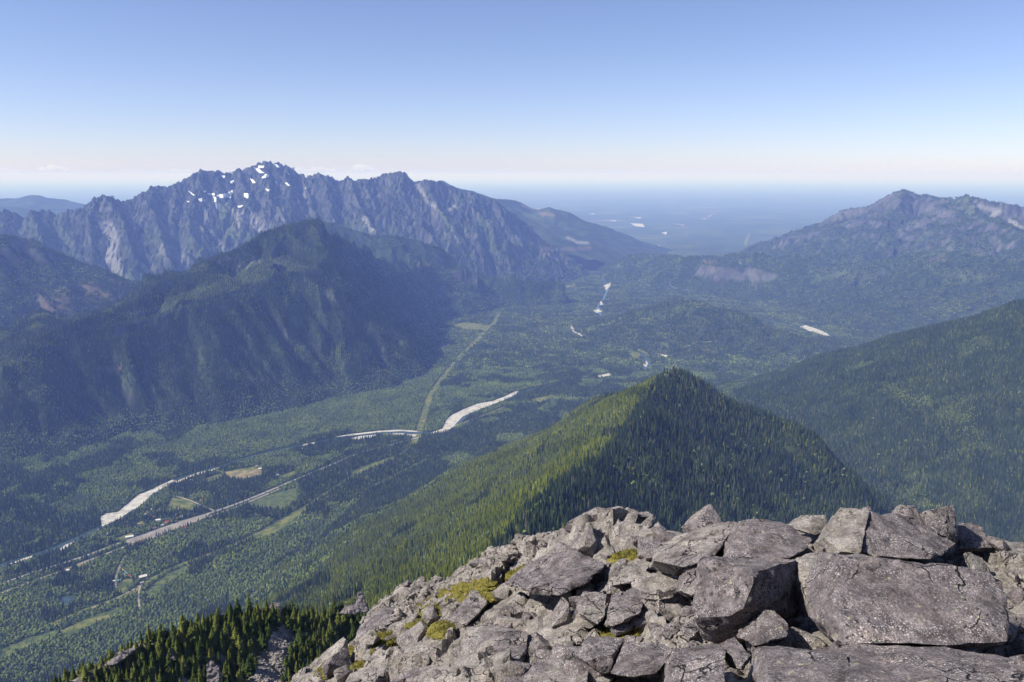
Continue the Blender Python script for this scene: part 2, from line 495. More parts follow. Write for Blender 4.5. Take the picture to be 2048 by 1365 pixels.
# the wooded mountain across the valley
hC = build_hf([(ridge([(-300, 800, 5000), (-120, 760, 5150), (0, 717, 5300), (51, 693, 5400), (96, 669, 5550), (137, 649, 5700), (219, 621, 6000), (267, 604, 6200), (308, 573, 6500), (376, 546, 6800), (424, 519, 7050), (455, 508, 7200), (489, 488, 7400),
        (533, 464, 7650), (581, 447, 7850), (615, 440, 7950), (643, 437, 8050), (670, 442, 8150), (700, 453, 8400), (726, 462, 8700), (750, 485, 9050), (780, 520, 9450), (815, 555, 9800), (850, 590, 10100), (885, 614, 10350)]), 0.72, 0.22, 330., 1.0, 0.8),
    (ridge([(205, 652, 5830), (308, 635, 6030), (376, 614, 6180), (444, 587, 6430), (513, 570, 6730), (581, 555, 6980), (640, 553, 7130), (683, 563, 7280), (720, 582, 7530)]), 1.25, 0.85, 380., 0.35, 0.3),
    (ridge([(581, 555, 6950), (600, 620, 6650), (615, 690, 6450), (630, 750, 6330)]), 1.0, 0.85, 300.),
    (ridge([(683, 563, 7250), (705, 620, 7150), (725, 680, 7080)]), 1.2, 1.0, 300.),
    (ridge([(815, 580, 9000), (830, 615, 8850), (845, 645, 8750)]), 1.2, 1.0, 300.),
    (ridge([(376, 614, 6150), (380, 690, 5800), (400, 770, 5600)]), 1.0, 0.85, 300.),
    (ridge([(150, 655, 5750), (160, 720, 5380), (190, 800, 5050)]), 0.9, 0.7, 300.)],
    -6200, 700, 3700, 11700, 16., spur=(290., 130.), rough=(300., 50.), crest=5., seed=22,
    caps=[(ridge([(-200, 800, 5000), (0, 735, 5180), (60, 705, 5350), (120, 668, 5580), (205, 652, 5800), (308, 635, 6000), (376, 614, 6150), (444, 587, 6400), (513, 570, 6700), (581, 555, 6950), (640, 553, 7100), (683, 563, 7250), (720, 580, 7500), (750, 602, 7850), (780, 622, 8150), (815, 638, 8550), (860, 645, 9250), (910, 632, 10050), (950, 618, 10600)]), 1.1, 0.82, 320.)])
CC = cover(hC, 300, 3.2, 15, [([(440, 522), (455, 518)], 7, TALUS, 0.9), ([(490, 510), (520, 520), (480, 535)], 8, TALUS, 0.6), ([(655, 590), (680, 605), (700, 620)], 13, ROCKC, 0.8), ([(745, 650), (765, 690), (770, 715)], 9, ROCKC, 0.6), ([(880, 610), (895, 640)], 8, ROCKC, 0.6), ([(620, 690), (640, 700)], 6, ROCKC, 0.5),
    ([(700, 520), (715, 525)], 8, BROWN, 0.8), ([(200, 735), (240, 742)], 7, BROWN, 0.9), ([(620, 540), (640, 545)], 8, BROWN, 0.8), ([(730, 485), (740, 500)], 6, ROCKC, 0.7)])
hf_obj('wooded_mountain', hC, CC, terrain_mat, 'dark wooded mountain with cliffs across the river valley', 'mountain', GZ - 20, False)

hM = build_hf([(ridge([(640, 440, 10700), (700, 458, 10700), (747, 470, 10750), (791, 471, 10800), (839, 481, 10900), (894, 502, 11100), (928, 532, 11200), (950, 562, 11300), (975, 595, 11400)]), 0.9, 0.7, 400.)],
    -3200, 900, 8900, 12600, 18., spur=(330., 60.), rough=(320., 45.), crest=5., seed=27)
hf_obj('wooded_spur', hM, cover(hM, 300, 1.5, 17), terrain_mat, 'hazy wooded spur between the wooded mountain and the snowy range', 'hill', GZ - 20, False)

# the summit ridge below the camera and the cone shaped hill it runs out to
SH = [(760, 1228, 335), (740, 1222, 330), (620, 1226, 315), (530, 1214, 300), (420, 1236, 285), (330, 1268, 270), (240, 1312, 258), (120, 1372, 245), (20, 1430, 232), (-120, 1510, 215)]
P_sh = ridge(SH)
P_main = np.vstack([[[30, -200, -60], [10, -60, -32], [4, 20, -40], [0, 60, -62], [-8, 150, -135], [-12, 240, -185], [-16, 330, -215]], ridge([(880, 1230, 600), (905, 1170, 850), (950, 1130, 1100), (1000, 1062, 1300), (1050, 1004, 1500), (1130, 945, 1750), (1200, 902, 2000),
    (1245, 850, 2300), (1280, 800, 2550), (1305, 762, 2750), (1325, 745, 2900), (1350, 743, 2950), (1300, 756, 3100), (1210, 792, 3400), (1110, 850, 3700), (1000, 905, 4000), (900, 960, 4250)])])
lower = lambda P, dz: P + np.array([0, 0, dz])
B_r = [(P_main, 0.70, 0.58, 400.),
    (ridge([(1335, 741, 2900), (1375, 750, 2950), (1420, 775, 2980), (1480, 803, 2960), (1540, 830, 2900), (1595, 868, 2800), (1640, 915, 2700), (1680, 980, 2600), (1705, 1045, 2500), (1740, 1150, 2300)]), 0.8, 0.72, 400.),
    (lower(np.vstack([[[-22, 240, -160]], P_sh]), -4.), 1.0, 0.72, 300.),
    (np.array([[4, 0, -45], [200, 120, -130], [600, 300, -420], [1200, 500, -800]], float), 0.9, 0.65, 300.)]
B_r[2] = (lower(B_r[2][0], -24.), 1.0, 0.72, 300.)
hB = build_hf(B_r, -2700, 2300, -900, 5200, 14., spur=(420., 34.), rough=(260., 20.), crest=2.0, seed=31)
near = np.hypot(hB.X, hB.Y) < 60
for _ in range(10):                                # soften the crest lines
    q = np.pad(hB.Z, 1, 'edge'); hB.Z = 0.5 * hB.Z + 0.125 * (q[:-2, 1:-1] + q[2:, 1:-1] + q[1:-1, :-2] + q[1:-1, 2:])
CB = lerp((0.018, 0.028, 0.013), (0.045, 0.06, 0.024), sstep(-0.2, 0.4, fbm(hB.X / 90, hB.Y / 90, 6, 4)))  # dark floor colour stands for shade between the trees
hf_obj('forested_hill', hB, CB, terrain_mat, 'cone shaped forested hill on the ridge below the boulders', 'hill', GZ - 20)

# the slope coming in from the right
hJ = build_hf([(ridge([(1780, 686, 7800), (1862, 681, 6800), (1925, 668, 6000), (2048, 622, 5000), (2160, 575, 4750), (2300, 530, 4550), (2600, 450, 4300)]), 0.5, 0.42, 500.),
    (ridge([(2048, 640, 4950), (2020, 730, 4500), (1990, 810, 4150), (1970, 900, 3850)]), 0.5, 0.42, 300.)],
    900, 6000, 2600, 9600, 22., spur=(420., 30.), rough=(380., 26.), crest=3., seed=41)
CJ = lerp((0.018, 0.028, 0.013), (0.05, 0.066, 0.028), sstep(-0.2, 0.4, fbm(hJ.X / 90, hJ.Y / 90, 16, 4)))  # dark floor again, shade between trunks put into the colour
hf_obj('forested_slope', hJ, CJ, terrain_mat, 'forested slope rising out of the frame at the right', 'hill', GZ - 20)

# the low wooded rise in the middle of the valley
hK = build_hf([(ridge([(1345, 598, 9000), (1400, 602, 8750), (1480, 625, 8500), (1530, 650, 8200), (1590, 672, 7900), (1640, 692, 7600)]), 0.42, 0.30, 400., 0.6, 0.5)],
    300, 4600, 6300, 11200, 30., spur=(600., 14.), rough=(700., 14.), crest=2., seed=51)
CK = lerp((0.022, 0.034, 0.016), (0.06, 0.085, 0.035), sstep(-0.1, 0.4, fbm(hK.X / 220, hK.Y / 220, 26, 4)))  # dark floor colour passes for shade among the clumps
hf_obj('low_wooded_rise', hK, CK, terrain_mat, 'low wooded rise in the middle of the valley', 'hill', GZ - 20)

# the cliffed bench and the right hand mountain
hI = build_hf([(ridge([(1230, 520, 14600), (1283, 507, 14000), (1366, 513, 13000), (1432, 511, 12800), (1510, 507, 12500), (1560, 513, 12200), (1597, 511, 12000), (1610, 521, 11800), (1647, 536, 11500), (1730, 523, 11000), (1846, 507, 10500), (1904, 507, 10000), (2048, 520, 9400), (2200, 520, 9000)]), 0.62, 0.36, 500.),
    (ridge([(1400, 528, 12300), (1432, 530, 12100), (1500, 530, 12000), (1560, 545, 11600)]), 2.2, 0.5, 160.),
    (ridge([(1846, 507, 10500), (1820, 560, 9800), (1800, 610, 9300)]), 0.5, 0.4, 300.), (ridge([(1730, 523, 11000), (1700, 570, 10400), (1680, 620, 9900)]), 0.5, 0.4, 300.),
    (ridge([(2000, 515, 9600), (1960, 580, 9000), (1900, 640, 8600)]), 0.5, 0.4, 300.)],
    1500, 7600, 8000, 15800, 26., spur=(450., 60.), rough=(420., 60.), crest=4., seed=61)
CI = cover(hI, -300, 1.2, 33, [([(1405, 523), (1430, 527)], 5, BROWN, 0.9), ([(1425, 540), (1460, 548), (1485, 555)], 11, ROCKC, 0.9), ([(1495, 545), (1512, 560), (1505, 575)], 11, ROCKC, 0.85), ([(1335, 575), (1352, 580)], 9, ROCKC, 0.7),
    ([(1865, 522), (1885, 518)], 9, BROWN, 0.8), ([(1480, 520), (1483, 528)], 3, TALUS, 0.9), ([(1640, 540), (1720, 550)], 20, MEAD, 0.5), ([(1880, 545), (1960, 555)], 14, MEAD, 0.4)])
hf_obj('cliffed_bench', hI, CI, terrain_mat, 'wooded bench with bare cliffs below the right hand mountain', 'hill', GZ - 20)
hH = build_hf([(ridge([(1470, 520, 16900), (1500, 506, 16500), (1531, 499, 16000), (1573, 483, 15500), (1597, 468, 15200), (1618, 452, 15000), (1651, 441, 14800), (1684, 421, 14500), (1726, 414, 14200), (1755, 400, 14000), (1780, 390, 13800), (1809, 379, 13500), (1821, 383, 13450),
        (1842, 392, 13400), (1854, 388, 13300), (1869, 396, 13200), (1904, 396, 12800), (1933, 390, 12500), (1958, 394, 12300), (1995, 406, 12000), (2048, 412, 11700), (2150, 420, 11400), (2300, 420, 11000)]), 1.0, 0.55, 500.),
    (ridge([(1933, 390, 12500), (1966, 439, 11700), (1904, 452, 11900), (1780, 477, 12500), (1700, 500, 12900)]), 0.6, 0.42, 400.),
    (ridge([(2300, 470, 9900), (2150, 480, 10200), (2048, 468, 10600), (1999, 437, 11200), (1966, 436, 11700)]), 0.6, 0.42, 400.),
    (ridge([(1684, 421, 14500), (1690, 450, 14000), (1680, 485, 13500)]), 0.7, 0.42, 300.), (ridge([(1809, 379, 13500), (1790, 420, 13000), (1750, 455, 12800)]), 0.7, 0.42, 300.)],
    3200, 9400, 9200, 17600, 24., spur=(480., 80.), rough=(460., 110.), crest=20., seed=71)
CH = cover(hH, -450, 1.0, 43, [([(1660, 432), (1700, 428), (1720, 420)], 12, ROCKC, 0.75), ([(1700, 445), (1710, 460)], 8, ROCKC, 0.5), ([(1760, 403), (1790, 402)], 6, ROCKC, 0.6), ([(1800, 465), (1850, 440), (1900, 425)], 10, ROCKC, 0.7),
    ([(1950, 410), (2000, 425), (1985, 432)], 6, TALUS, 0.6), ([(2020, 445), (2048, 455)], 7, TALUS, 0.7), ([(1945, 515), (1965, 500), (1975, 520)], 12, ROCKC, 0.8)])
hf_obj('right_mountain', hH, CH, terrain_mat, 'blue hazy mountain with bare rock bands on the right', 'mountain', GZ - 20, False)

# ridges far behind
hF = build_hf([(ridge([(820, 372, 16600), (880, 361, 17000), (908, 373, 17300), (942, 382, 17500), (993, 397, 18000), (1017, 399, 18200), (1041, 406, 18300), (1075, 420, 18400), (1099, 414, 18200), (1126, 421, 18250), (1160, 437, 18500), (1195, 455, 18800), (1239, 484, 19200), (1262, 498, 19600)]), 0.5, 0.36, 600.),
    (ridge([(1099, 414, 18200), (1110, 450, 17400), (1130, 490, 16600), (1185, 500, 16300)]), 0.4, 0.34, 400.)],
    -3000, 4000, 14800, 22000, 40., spur=(600., 45.), rough=(600., 45.), crest=4., seed=81)
CF = cover(hF, 200, 1.4, 53, [([(1045, 410), (1070, 420)], 3, BROWN, 0.9), ([(1080, 428), (1105, 430)], 5, BROWN, 0.9), ([(1050, 430), (1080, 440), (1090, 455)], 7, MEAD, 0.8), ([(1070, 460), (1080, 465)], 5, BROWN, 0.8), ([(1135, 475), (1155, 485), (1175, 487)], 4, TALUS, 0.9), ([(1060, 450), (1100, 480)], 12, SHRUB, 0.6), ([(1120, 500), (1180, 497)], 5, BROWN, 0.6)])
hf_obj('logged_ridge', hF, CF, terrain_mat, 'hazy ridge with pale logged patches behind the snowy range', 'hill', GZ - 20)
hG = build_hf([(ridge([(-140, 402, 22000), (0, 397, 22000), (34, 397, 22000), (51, 390, 22000), (75, 391, 22000), (89, 396, 22000), (137, 399, 22200), (171, 408, 22500), (240, 432, 23000)]), 0.35, 0.3, 600.),
    (ridge([(-140, 415, 18500), (0, 412, 18500), (45, 414, 18600), (100, 422, 18800), (160, 440, 19200)]), 0.35, 0.3, 600.)],
    -19000, -8000, 15500, 25000, 60., spur=(900., 50.), rough=(800., 40.), crest=4., seed=91)
hf_obj('far_hills', hG, cover(hG, 200, 1.6, 63), terrain_mat, 'pale blue wooded hills far away at the left edge', 'hill', GZ - 20)

ALLH = [hB, hC, hM, hJ, hK, hI, hD, hE, hH, hF]


# ------------------------------------------------------------------ river, roads, fields: sheets on the valley floor
def sheet(name, pix, z, mat, label, cat, kind='structure', world=None):
    P = at_z(*np.array(pix, float).T, GZ)[:, :2] if world is None else np.asarray(world)
    bm = bmesh.new()
    vs_ = [bm.verts.new((p[0], p[1], GZ + q)) for p, q in zip(P, np.broadcast_to(z, len(P)))]
    f = bm.faces.new(vs_)
    if f.calc_center_median() and f.normal.z < 0: f.normal_flip()
    bmesh.ops.triangulate(bm, faces=bm.faces[:])
    for f in bm.faces:
        f.normal_update()
        if f.normal.z < 0: f.normal_flip()
    me = bpy.data.meshes.new(name); bm.to_mesh(me); bm.free(); me.materials.append(mat)
    CLEAR.append(('poly', P, 'soft' if name in ('meadow', 'gravel_bar') and name == 'meadow' else 'hard'))
    return tag(link(bpy.data.objects.new(name, me)), label, cat, kind=kind)


def strip(name, pix, width, z, mat, label, cat, kind='structure', wob=0.0, clear=None, world=None):
    P = at_z(*np.array(pix, float).T, GZ)[:, :2] if world is None else np.asarray(world)
    # smooth the line
    Q = dens(np.c_[P, np.zeros(len(P))], 40)[:, :2]
    for _ in range(4):
        Q[1:-1] = 0.25 * Q[:-2] + 0.5 * Q[1:-1] + 0.25 * Q[2:]
    t = np.gradient(Q, axis=0); t /= np.linalg.norm(t, axis=1)[:, None] + 1e-9
    n = np.c_[-t[:, 1], t[:, 0]]
    s = np.arange(len(Q))
    wl = width / 2 * (1 + wob * perlin(s * 0.31, s * 0 + 0.5, 3)); wr = width / 2 * (1 + wob * perlin(s * 0.27, s * 0 + 7.5, 4))
    L = Q + n * wl[:, None]; Rr = Q - n * wr[:, None]
    V = np.r_[np.c_[L, np.full(len(L), GZ + z)], np.c_[Rr, np.full(len(L), GZ + z)]]
    k = len(Q); i = np.arange(k - 1)
    me = mesh_np(name, V, np.stack([i, i + k, i + k + 1, i + 1], -1), mat)
    CLEAR.append(('line', Q, (clear or width) / 2, 'soft' if name == 'power_line_cut' else 'hard'))
    return tag(link(bpy.data.objects.new(name, me)), label, cat, kind=kind)


CLEAR = []
# river: one long strip of water, gravel bars beside it
RIV = [(-60, 1152), (0, 1132), (40, 1122), (110, 1098), (165, 1074), (203, 1055), (250, 1030), (285, 1004), (300, 985), (345, 965), (395, 945), (440, 934), (520, 909), (580, 897), (640, 884), (700, 873), (760, 866), (815, 866), (850, 867), (890, 866), (925, 836), (955, 818), (1000, 803), (1032, 788),
       (1075, 776), (1130, 764), (1190, 756), (1250, 750), (1290, 740), (1297, 725), (1285, 708), (1255, 692), (1215, 680), (1190, 662), (1205, 640), (1195, 615), (1212, 590), (1216, 572), (1200, 555), (1215, 545), (1260, 525)]
strip('river', RIV, 42, 0.6, M['water'], 'river winding down the forested valley floor', 'river', wob=0.3, clear=56)
strip('river', [(1500, 628), (1560, 645), (1600, 654), (1635, 664), (1670, 674), (1720, 681)], 70, 0.6, M['water'], 'river bend below the right hand mountain', 'river', wob=0.3, clear=90)


def bar(pix, label, z=1.2):
    return sheet('gravel_bar', pix, z, M['gravel'], label, 'gravel bar')


bar([(204, 1054), (201, 1035), (212, 1028), (235, 1025), (262, 1003), (277, 990), (292, 985), (318, 972), (345, 960), (352, 962), (330, 975), (305, 988), (290, 1003), (280, 1014), (262, 1022), (240, 1038)], 'broad pale gravel bar beside the village')
bar([(318, 974), (360, 960), (395, 946), (440, 935), (436, 939), (395, 951), (360, 965)], 'thin pale gravel edge above the village bar')
bar([(598, 893), (612, 888), (632, 885), (628, 889), (610, 893)], 'small gravel bar on the straight reach')
bar([(668, 875), (700, 869), (760, 862), (800, 860), (832, 862), (836, 865), (800, 863), (760, 865), (700, 872)], 'thin gravel edge along the far bank of the river bend')
bar([(702, 877), (720, 873), (752, 870), (750, 875), (722, 880), (704, 880)], 'gravel bar on the near bank of the bend')
bar([(765, 868), (800, 867), (833, 870), (830, 874), (800, 871)], 'small pale gravel bar below the power line crossing')
bar([(862, 866), (885, 858), (893, 840), (905, 830), (930, 818), (955, 808), (985, 803), (1010, 793), (1030, 784), (1036, 783), (1030, 792), (1005, 802), (980, 812), (945, 825), (925, 834), (915, 845), (905, 856), (888, 866)], 'largest pale gravel bar at the upper river bend')
bar([(15, 1130), (40, 1120), (65, 1112), (63, 1117), (40, 1125)], 'gravel bar farthest upstream at the left edge')
bar([(115, 1101), (132, 1090), (150, 1083), (140, 1093), (120, 1103)], 'small gravel bar between the trees upstream')
bar([(1205, 572), (1222, 566), (1220, 575), (1212, 581)], 'pale gravel bar far down the valley')
bar([(1286, 730), (1293, 722), (1296, 728), (1292, 735)], 'tiny gravel bar behind the cone shaped hill')
bar([(1598, 654), (1612, 651), (1635, 659), (1648, 664), (1662, 673), (1655, 674), (1630, 667), (1610, 660)], 'pale gravel bar below the right hand mountain')
bar([(1240, 661), (1255, 655), (1270, 660), (1255, 667)], 'light clearing beside the far river bends')
for pix, lb in [([(1138, 655), (1143, 651), (1150, 662), (1168, 672), (1165, 675), (1146, 665)], 'curved pale river bar far up the valley'), ([(1190, 662), (1202, 657), (1204, 668), (1198, 672)], 'pale bar between the far river bends'),
                ([(1288, 692), (1294, 688), (1310, 700), (1336, 712), (1332, 715), (1305, 705)], 'long pale bar curving behind the cone shaped hill'), ([(1185, 622), (1200, 618), (1204, 624), (1190, 627)], 'small pale clearing far up the valley floor'),
                ([(1200, 604), (1206, 602), (1206, 612), (1201, 613)], 'tiny upright pale bar far up the valley'), ([(1245, 655), (1268, 660), (1266, 666), (1250, 664)], 'bright clearing in mid valley'), ([(1195, 752), (1218, 747), (1222, 751), (1200, 756)], 'small pale clearing left of the cone hill top')]:
    bar(pix, lb)
for pix, lb in [([(1255, 708), (1290, 700), (1300, 712), (1270, 720)], 'light meadow beyond the cone hill'), ([(900, 650), (935, 645), (980, 652), (970, 662), (930, 660)], 'pale green clearing at the foot of the wooded mountain'), ([(1060, 800), (1100, 790), (1120, 795), (1075, 808)], 'pale green clearing beside the upper gravel bar'), ([(1000, 560), (1060, 555), (1065, 560), (1010, 566)], 'thin pale clearing far up the valley'), ([(1090, 575), (1150, 570), (1150, 576), (1100, 580)], 'pale clearing strip on the far valley floor')]:
    sheet('meadow', pix, 0.3, M['meadow'], lb, 'meadow')
# highway and railway
HW = [(-80, 1205), (0, 1170), (28, 1158), (50, 1150), (120, 1130), (190, 1106), (245, 1084), (300, 1067), (350, 1052), (380, 1041), (418, 1026), (436, 1022), (480, 1006), (520, 990), (585, 962), (640, 940), (720, 905), (800, 886), (870, 866), (930, 845), (980, 826), (1010, 814)]
strip('highway', HW, 17, 0.9, M['asphalt'], 'pale two lane highway through the valley and village', 'road', clear=30)
RW = [(-80, 1222), (0, 1188), (45, 1170), (110, 1148), (175, 1122), (235, 1100), (300, 1074), (360, 1055), (400, 1040), (430, 1030), (490, 1008), (560, 978)]
strip('railway', RW, 14, 0.9, M['ballast'], 'brown railway bed running beside the highway', 'railway', clear=26)
sheet('rail_yard', [(250, 1084), (300, 1064), (360, 1043), (418, 1026), (418, 1034), (370, 1052), (310, 1075), (262, 1092)], 0.5, M['ballast'], 'light ballast and verge beside the village tracks', 'ground')
strip('lane', [(347, 992), (370, 996), (395, 1008), (415, 1017), (428, 1022)], 9, 0.8, M['dirt'], 'pale lane curving past the village meadow', 'road', clear=20)
strip('track', [(250, 1112), (238, 1128), (233, 1150), (228, 1168), (232, 1175)], 7, 0.8, M['dirt'], 'dirt track to the farm clearing', 'road', clear=14)
strip('track', [(240, 1135), (256, 1145), (262, 1155)], 6, 0.8, M['dirt'], 'short dirt track above the farmhouse', 'road', clear=12)
strip('track', [(283, 1165), (275, 1185), (276, 1208), (280, 1220)], 7, 0.8, M['dirt'], 'dirt track winding below the red barn', 'road', clear=14)
strip('track', [(282, 1170), (262, 1185), (245, 1198), (205, 1208), (180, 1218)], 7, 0.8, M['dirt'], 'dirt track along the power line cut', 'road', clear=14)
# clearings
G = 'meadow'
sheet('meadow', [(448, 945), (490, 938), (520, 932), (524, 948), (505, 958), (470, 960), (452, 952)], 0.3, M['dry'], 'tan hay field above the village', G)
sheet('meadow', [(445, 944), (500, 935), (523, 930), (521, 938), (480, 943)], 0.4, M['meadow'], 'green edge of the tan hay field', G)
sheet('meadow', [(553, 955), (590, 942), (588, 952), (570, 960)], 0.3, M['meadow'], 'small green field by the highway', G)
sheet('meadow', [(495, 1008), (540, 990), (592, 976), (594, 1003), (565, 1020), (520, 1018)], 0.3, M['shrub'], 'blue green shrub field beside the railway', G)
sheet('meadow', [(345, 996), (372, 1000), (398, 1013), (385, 1022), (350, 1020), (335, 1012)], 0.3, M['meadow'], 'village meadow inside the curving lane', G)
sheet('meadow', [(228, 1180), (248, 1160), (262, 1158), (266, 1166), (250, 1180), (246, 1188)], 0.3, M['meadow'], 'farm meadow below the railway', G)
sheet('meadow', [(230, 1078), (262, 1066), (268, 1070), (245, 1083)], 0.3, M['meadow'], 'green verge beside the long white shed', G)
sheet('meadow', [(270, 1048), (284, 1042), (290, 1050), (278, 1056)], 0.3, M['meadow'], 'small village lawn', G)
sheet('pond', [(118, 1208), (125, 1195), (140, 1192), (152, 1196), (150, 1204), (132, 1212)], 0.4, M['water'], 'small dark pond among the lower left trees', 'pond')
for pix, mt, lb in [([(503, 1080), (540, 1052), (575, 1036), (606, 1014), (612, 1021), (572, 1052), (540, 1074)], 'meadow', 'bright green open strip along the foot of the ridge'), ([(120, 1262), (190, 1232), (240, 1215), (246, 1224), (196, 1246), (130, 1276)], 'meadow', 'pale green clearing at the lower left'),
                    ([(290, 1184), (330, 1150), (372, 1132), (378, 1140), (338, 1166), (300, 1196)], 'shrub', 'scrubby green clearing right of the red barn'), ([(0, 1300), (60, 1276), (110, 1262), (112, 1272), (60, 1292), (0, 1318)], 'shrub', 'scrubby green clearing at the left edge'),
                    ([(700, 944), (735, 930), (780, 915), (784, 922), (740, 940), (706, 954)], 'shrub', 'pale shrub strip below the river bend'), ([(150, 1130), (185, 1118), (190, 1124), (158, 1138)], 'meadow', 'small green clearing above the railway'), ([(410, 958), (440, 948), (446, 954), (418, 966)], 'meadow', 'small lawn near the upper river houses')]:
    sheet('meadow', pix, 0.28, M[mt], lb, G)
# power line cuts
strip('power_line_cut', [(828, 888), (842, 850), (852, 815), (860, 790), (885, 755), (915, 718), (945, 690), (970, 662), (990, 645), (998, 625)], 50, 0.35, M['meadow'], 'long green power line cut crossing the valley floor', 'clearing', wob=0.3)
strip('power_line_cut', [(100, 1250), (180, 1215), (240, 1198), (290, 1170), (330, 1140), (420, 1110), (520, 1066), (560, 1042), (610, 1015), (680, 968), (720, 942), (800, 910), (825, 892)], 26, 0.35, M['meadow'], 'green power line cut along the foot of the ridge', 'clearing', wob=0.4)
strip('power_line_cut', [(690, 998), (740, 975), (800, 945), (850, 920), (900, 903)], 26, 0.35, M['shrub'], 'shaded cut beside the dark plantation', 'clearing', wob=0.3)
# far fields, works and clearings on the plain
for pix, mt, lb in [([(1260, 447), (1285, 448), (1290, 455), (1270, 453)], 'gravel', 'bright works yard in the far plain'), ([(1295, 492), (1320, 491), (1318, 497), (1308, 497)], 'gravel', 'pale gravel field beyond the valley mouth'),
                ([(1322, 466), (1335, 464), (1332, 470)], 'gravel', 'pale bare lot in the far plain'), ([(1266, 436), (1282, 435), (1281, 438)], 'gravel', 'bright roofs in the far plain'),
                ([(1218, 441), (1232, 441), (1230, 444)], 'gravel', 'pale strip far left of the works yard'), ([(1400, 440), (1425, 428), (1432, 426), (1410, 440)], 'dry', 'tan clearing far across the plain'),
                ([(1340, 446), (1370, 450), (1368, 453)], 'dry', 'tan strip in the far plain'), ([(1178, 428), (1190, 427), (1188, 430)], 'gravel', 'farthest bright lot in the plain'),
                ([(1482, 508), (1490, 480), (1497, 468), (1501, 468), (1496, 484), (1489, 508)], 'meadow', 'straight pale power line cut far beyond the bench'), ([(1264, 483), (1272, 482), (1270, 486)], 'gravel', 'small pale lot near the valley mouth')]:
    P = at_z(*np.array(pix, float).T, GZ)[:, :2]
    for _ in range(6):                              # meet the rolling plain
        zz = ground_z(P[:, 0], P[:, 1]) + 6
        P = np.array([at_z(q[0], q[1], z)[:2] for q, z in zip(pix, zz)])
    zz = ground_z(P[:, 0], P[:, 1]) + 8 - GZ
    sheet('field', pix, zz, M[mt], lb, 'field', world=P)


# ------------------------------------------------------------------ snow lying in the gullies of the snowy mountain
def hit(h, px, py, y0, y1, step):
    """first point where the sight line through a photo pixel meets the height grid"""
    px = np.asarray(px, float); py = np.asarray(py, float)
    x, y, z = ray(px, py); res = np.full(px.shape, np.nan)
    for Y in np.arange(y0, y1, step):
        t = Y / y
        k = np.isnan(res) & (samp(h, x * t, np.full(px.shape, float(Y))) > z * t)
        res[k] = Y
    lo = res - step; hi = res.copy()
    for _ in range(8):
        mid = (lo + hi) / 2; t = mid / y
        k = samp(h, x * t, mid) > z * t
        hi = np.where(k, mid, hi); lo = np.where(k, lo, mid)
    t = hi / y
    return np.stack([x * t, y * t, z * t], -1)


SNOW = [([(690, 470), (720, 455), (780, 450), (850, 410), (845, 440), (825, 500), (790, 490), (720, 500)], 'largest snowfield, below the notch left of the summit'),
    ([(650, 478), (682, 498), (694, 600), (678, 612), (664, 540)], 'long narrow snow tongue in the gully under the largest snowfield'), ([(495, 503), (532, 498), (544, 532), (513, 534)], 'small snow patch low on the left buttress'),
    ([(538, 422), (584, 422), (562, 448)], 'snow dot above the left gully'), ([(583, 448), (662, 447), (664, 472), (608, 468)], 'flat snow patch left of the largest snowfield'), ([(1262, 146), (1302, 152), (1344, 182), (1310, 188)], 'snow stripe just under the highest summit'),
    ([(1108, 166), (1172, 162), (1168, 188), (1108, 193)], 'snow cap patch left of the highest summit'), ([(1058, 178), (1112, 196), (1174, 240), (1130, 246), (1078, 208)], 'slanting snow band below the summit cap'),
    ([(1136, 288), (1180, 252), (1224, 256), (1220, 284), (1150, 298)], 'snow patch at the foot of the slanting band'), ([(1022, 292), (1062, 312), (1088, 342), (1053, 348)], 'pointed snow patch in the middle of the upper face'),
    ([(1176, 398), (1234, 412), (1212, 434)], 'small snow patch in the central face'), ([(962, 448), (1034, 446), (1004, 504), (968, 484)], 'ragged snow patch right of the largest snowfield'), ([(896, 578), (962, 566), (934, 600), (903, 598)], 'lowest snow patch above the grey talus'),
    ([(822, 322), (862, 316), (852, 354), (828, 349)], 'snow patch in the notch left of the summit'), ([(726, 267), (778, 266), (762, 298)], 'snow patch under the left crest'), ([(1384, 346), (1400, 336), (1450, 372), (1420, 378)], 'snow streak on the right face under the summit'),
    ([(1398, 222), (1444, 256), (1420, 260)], 'snow patch near the right edge of the summit'), ([(1280, 326), (1302, 320), (1310, 362), (1294, 366)], 'short upright snow streak in the right face'), ([(398, 420), (460, 466), (446, 474), (394, 430)], 'thin snow line on the left crest'),
    ([(1586, 388), (1604, 396), (1594, 418)], 'snow dot on the spires'), ([(738, 212), (842, 238), (852, 250), (758, 230)], 'thin snow cornice on the left crest'), ([(366, 522), (414, 534), (388, 543)], 'faint snow patch farthest left')]
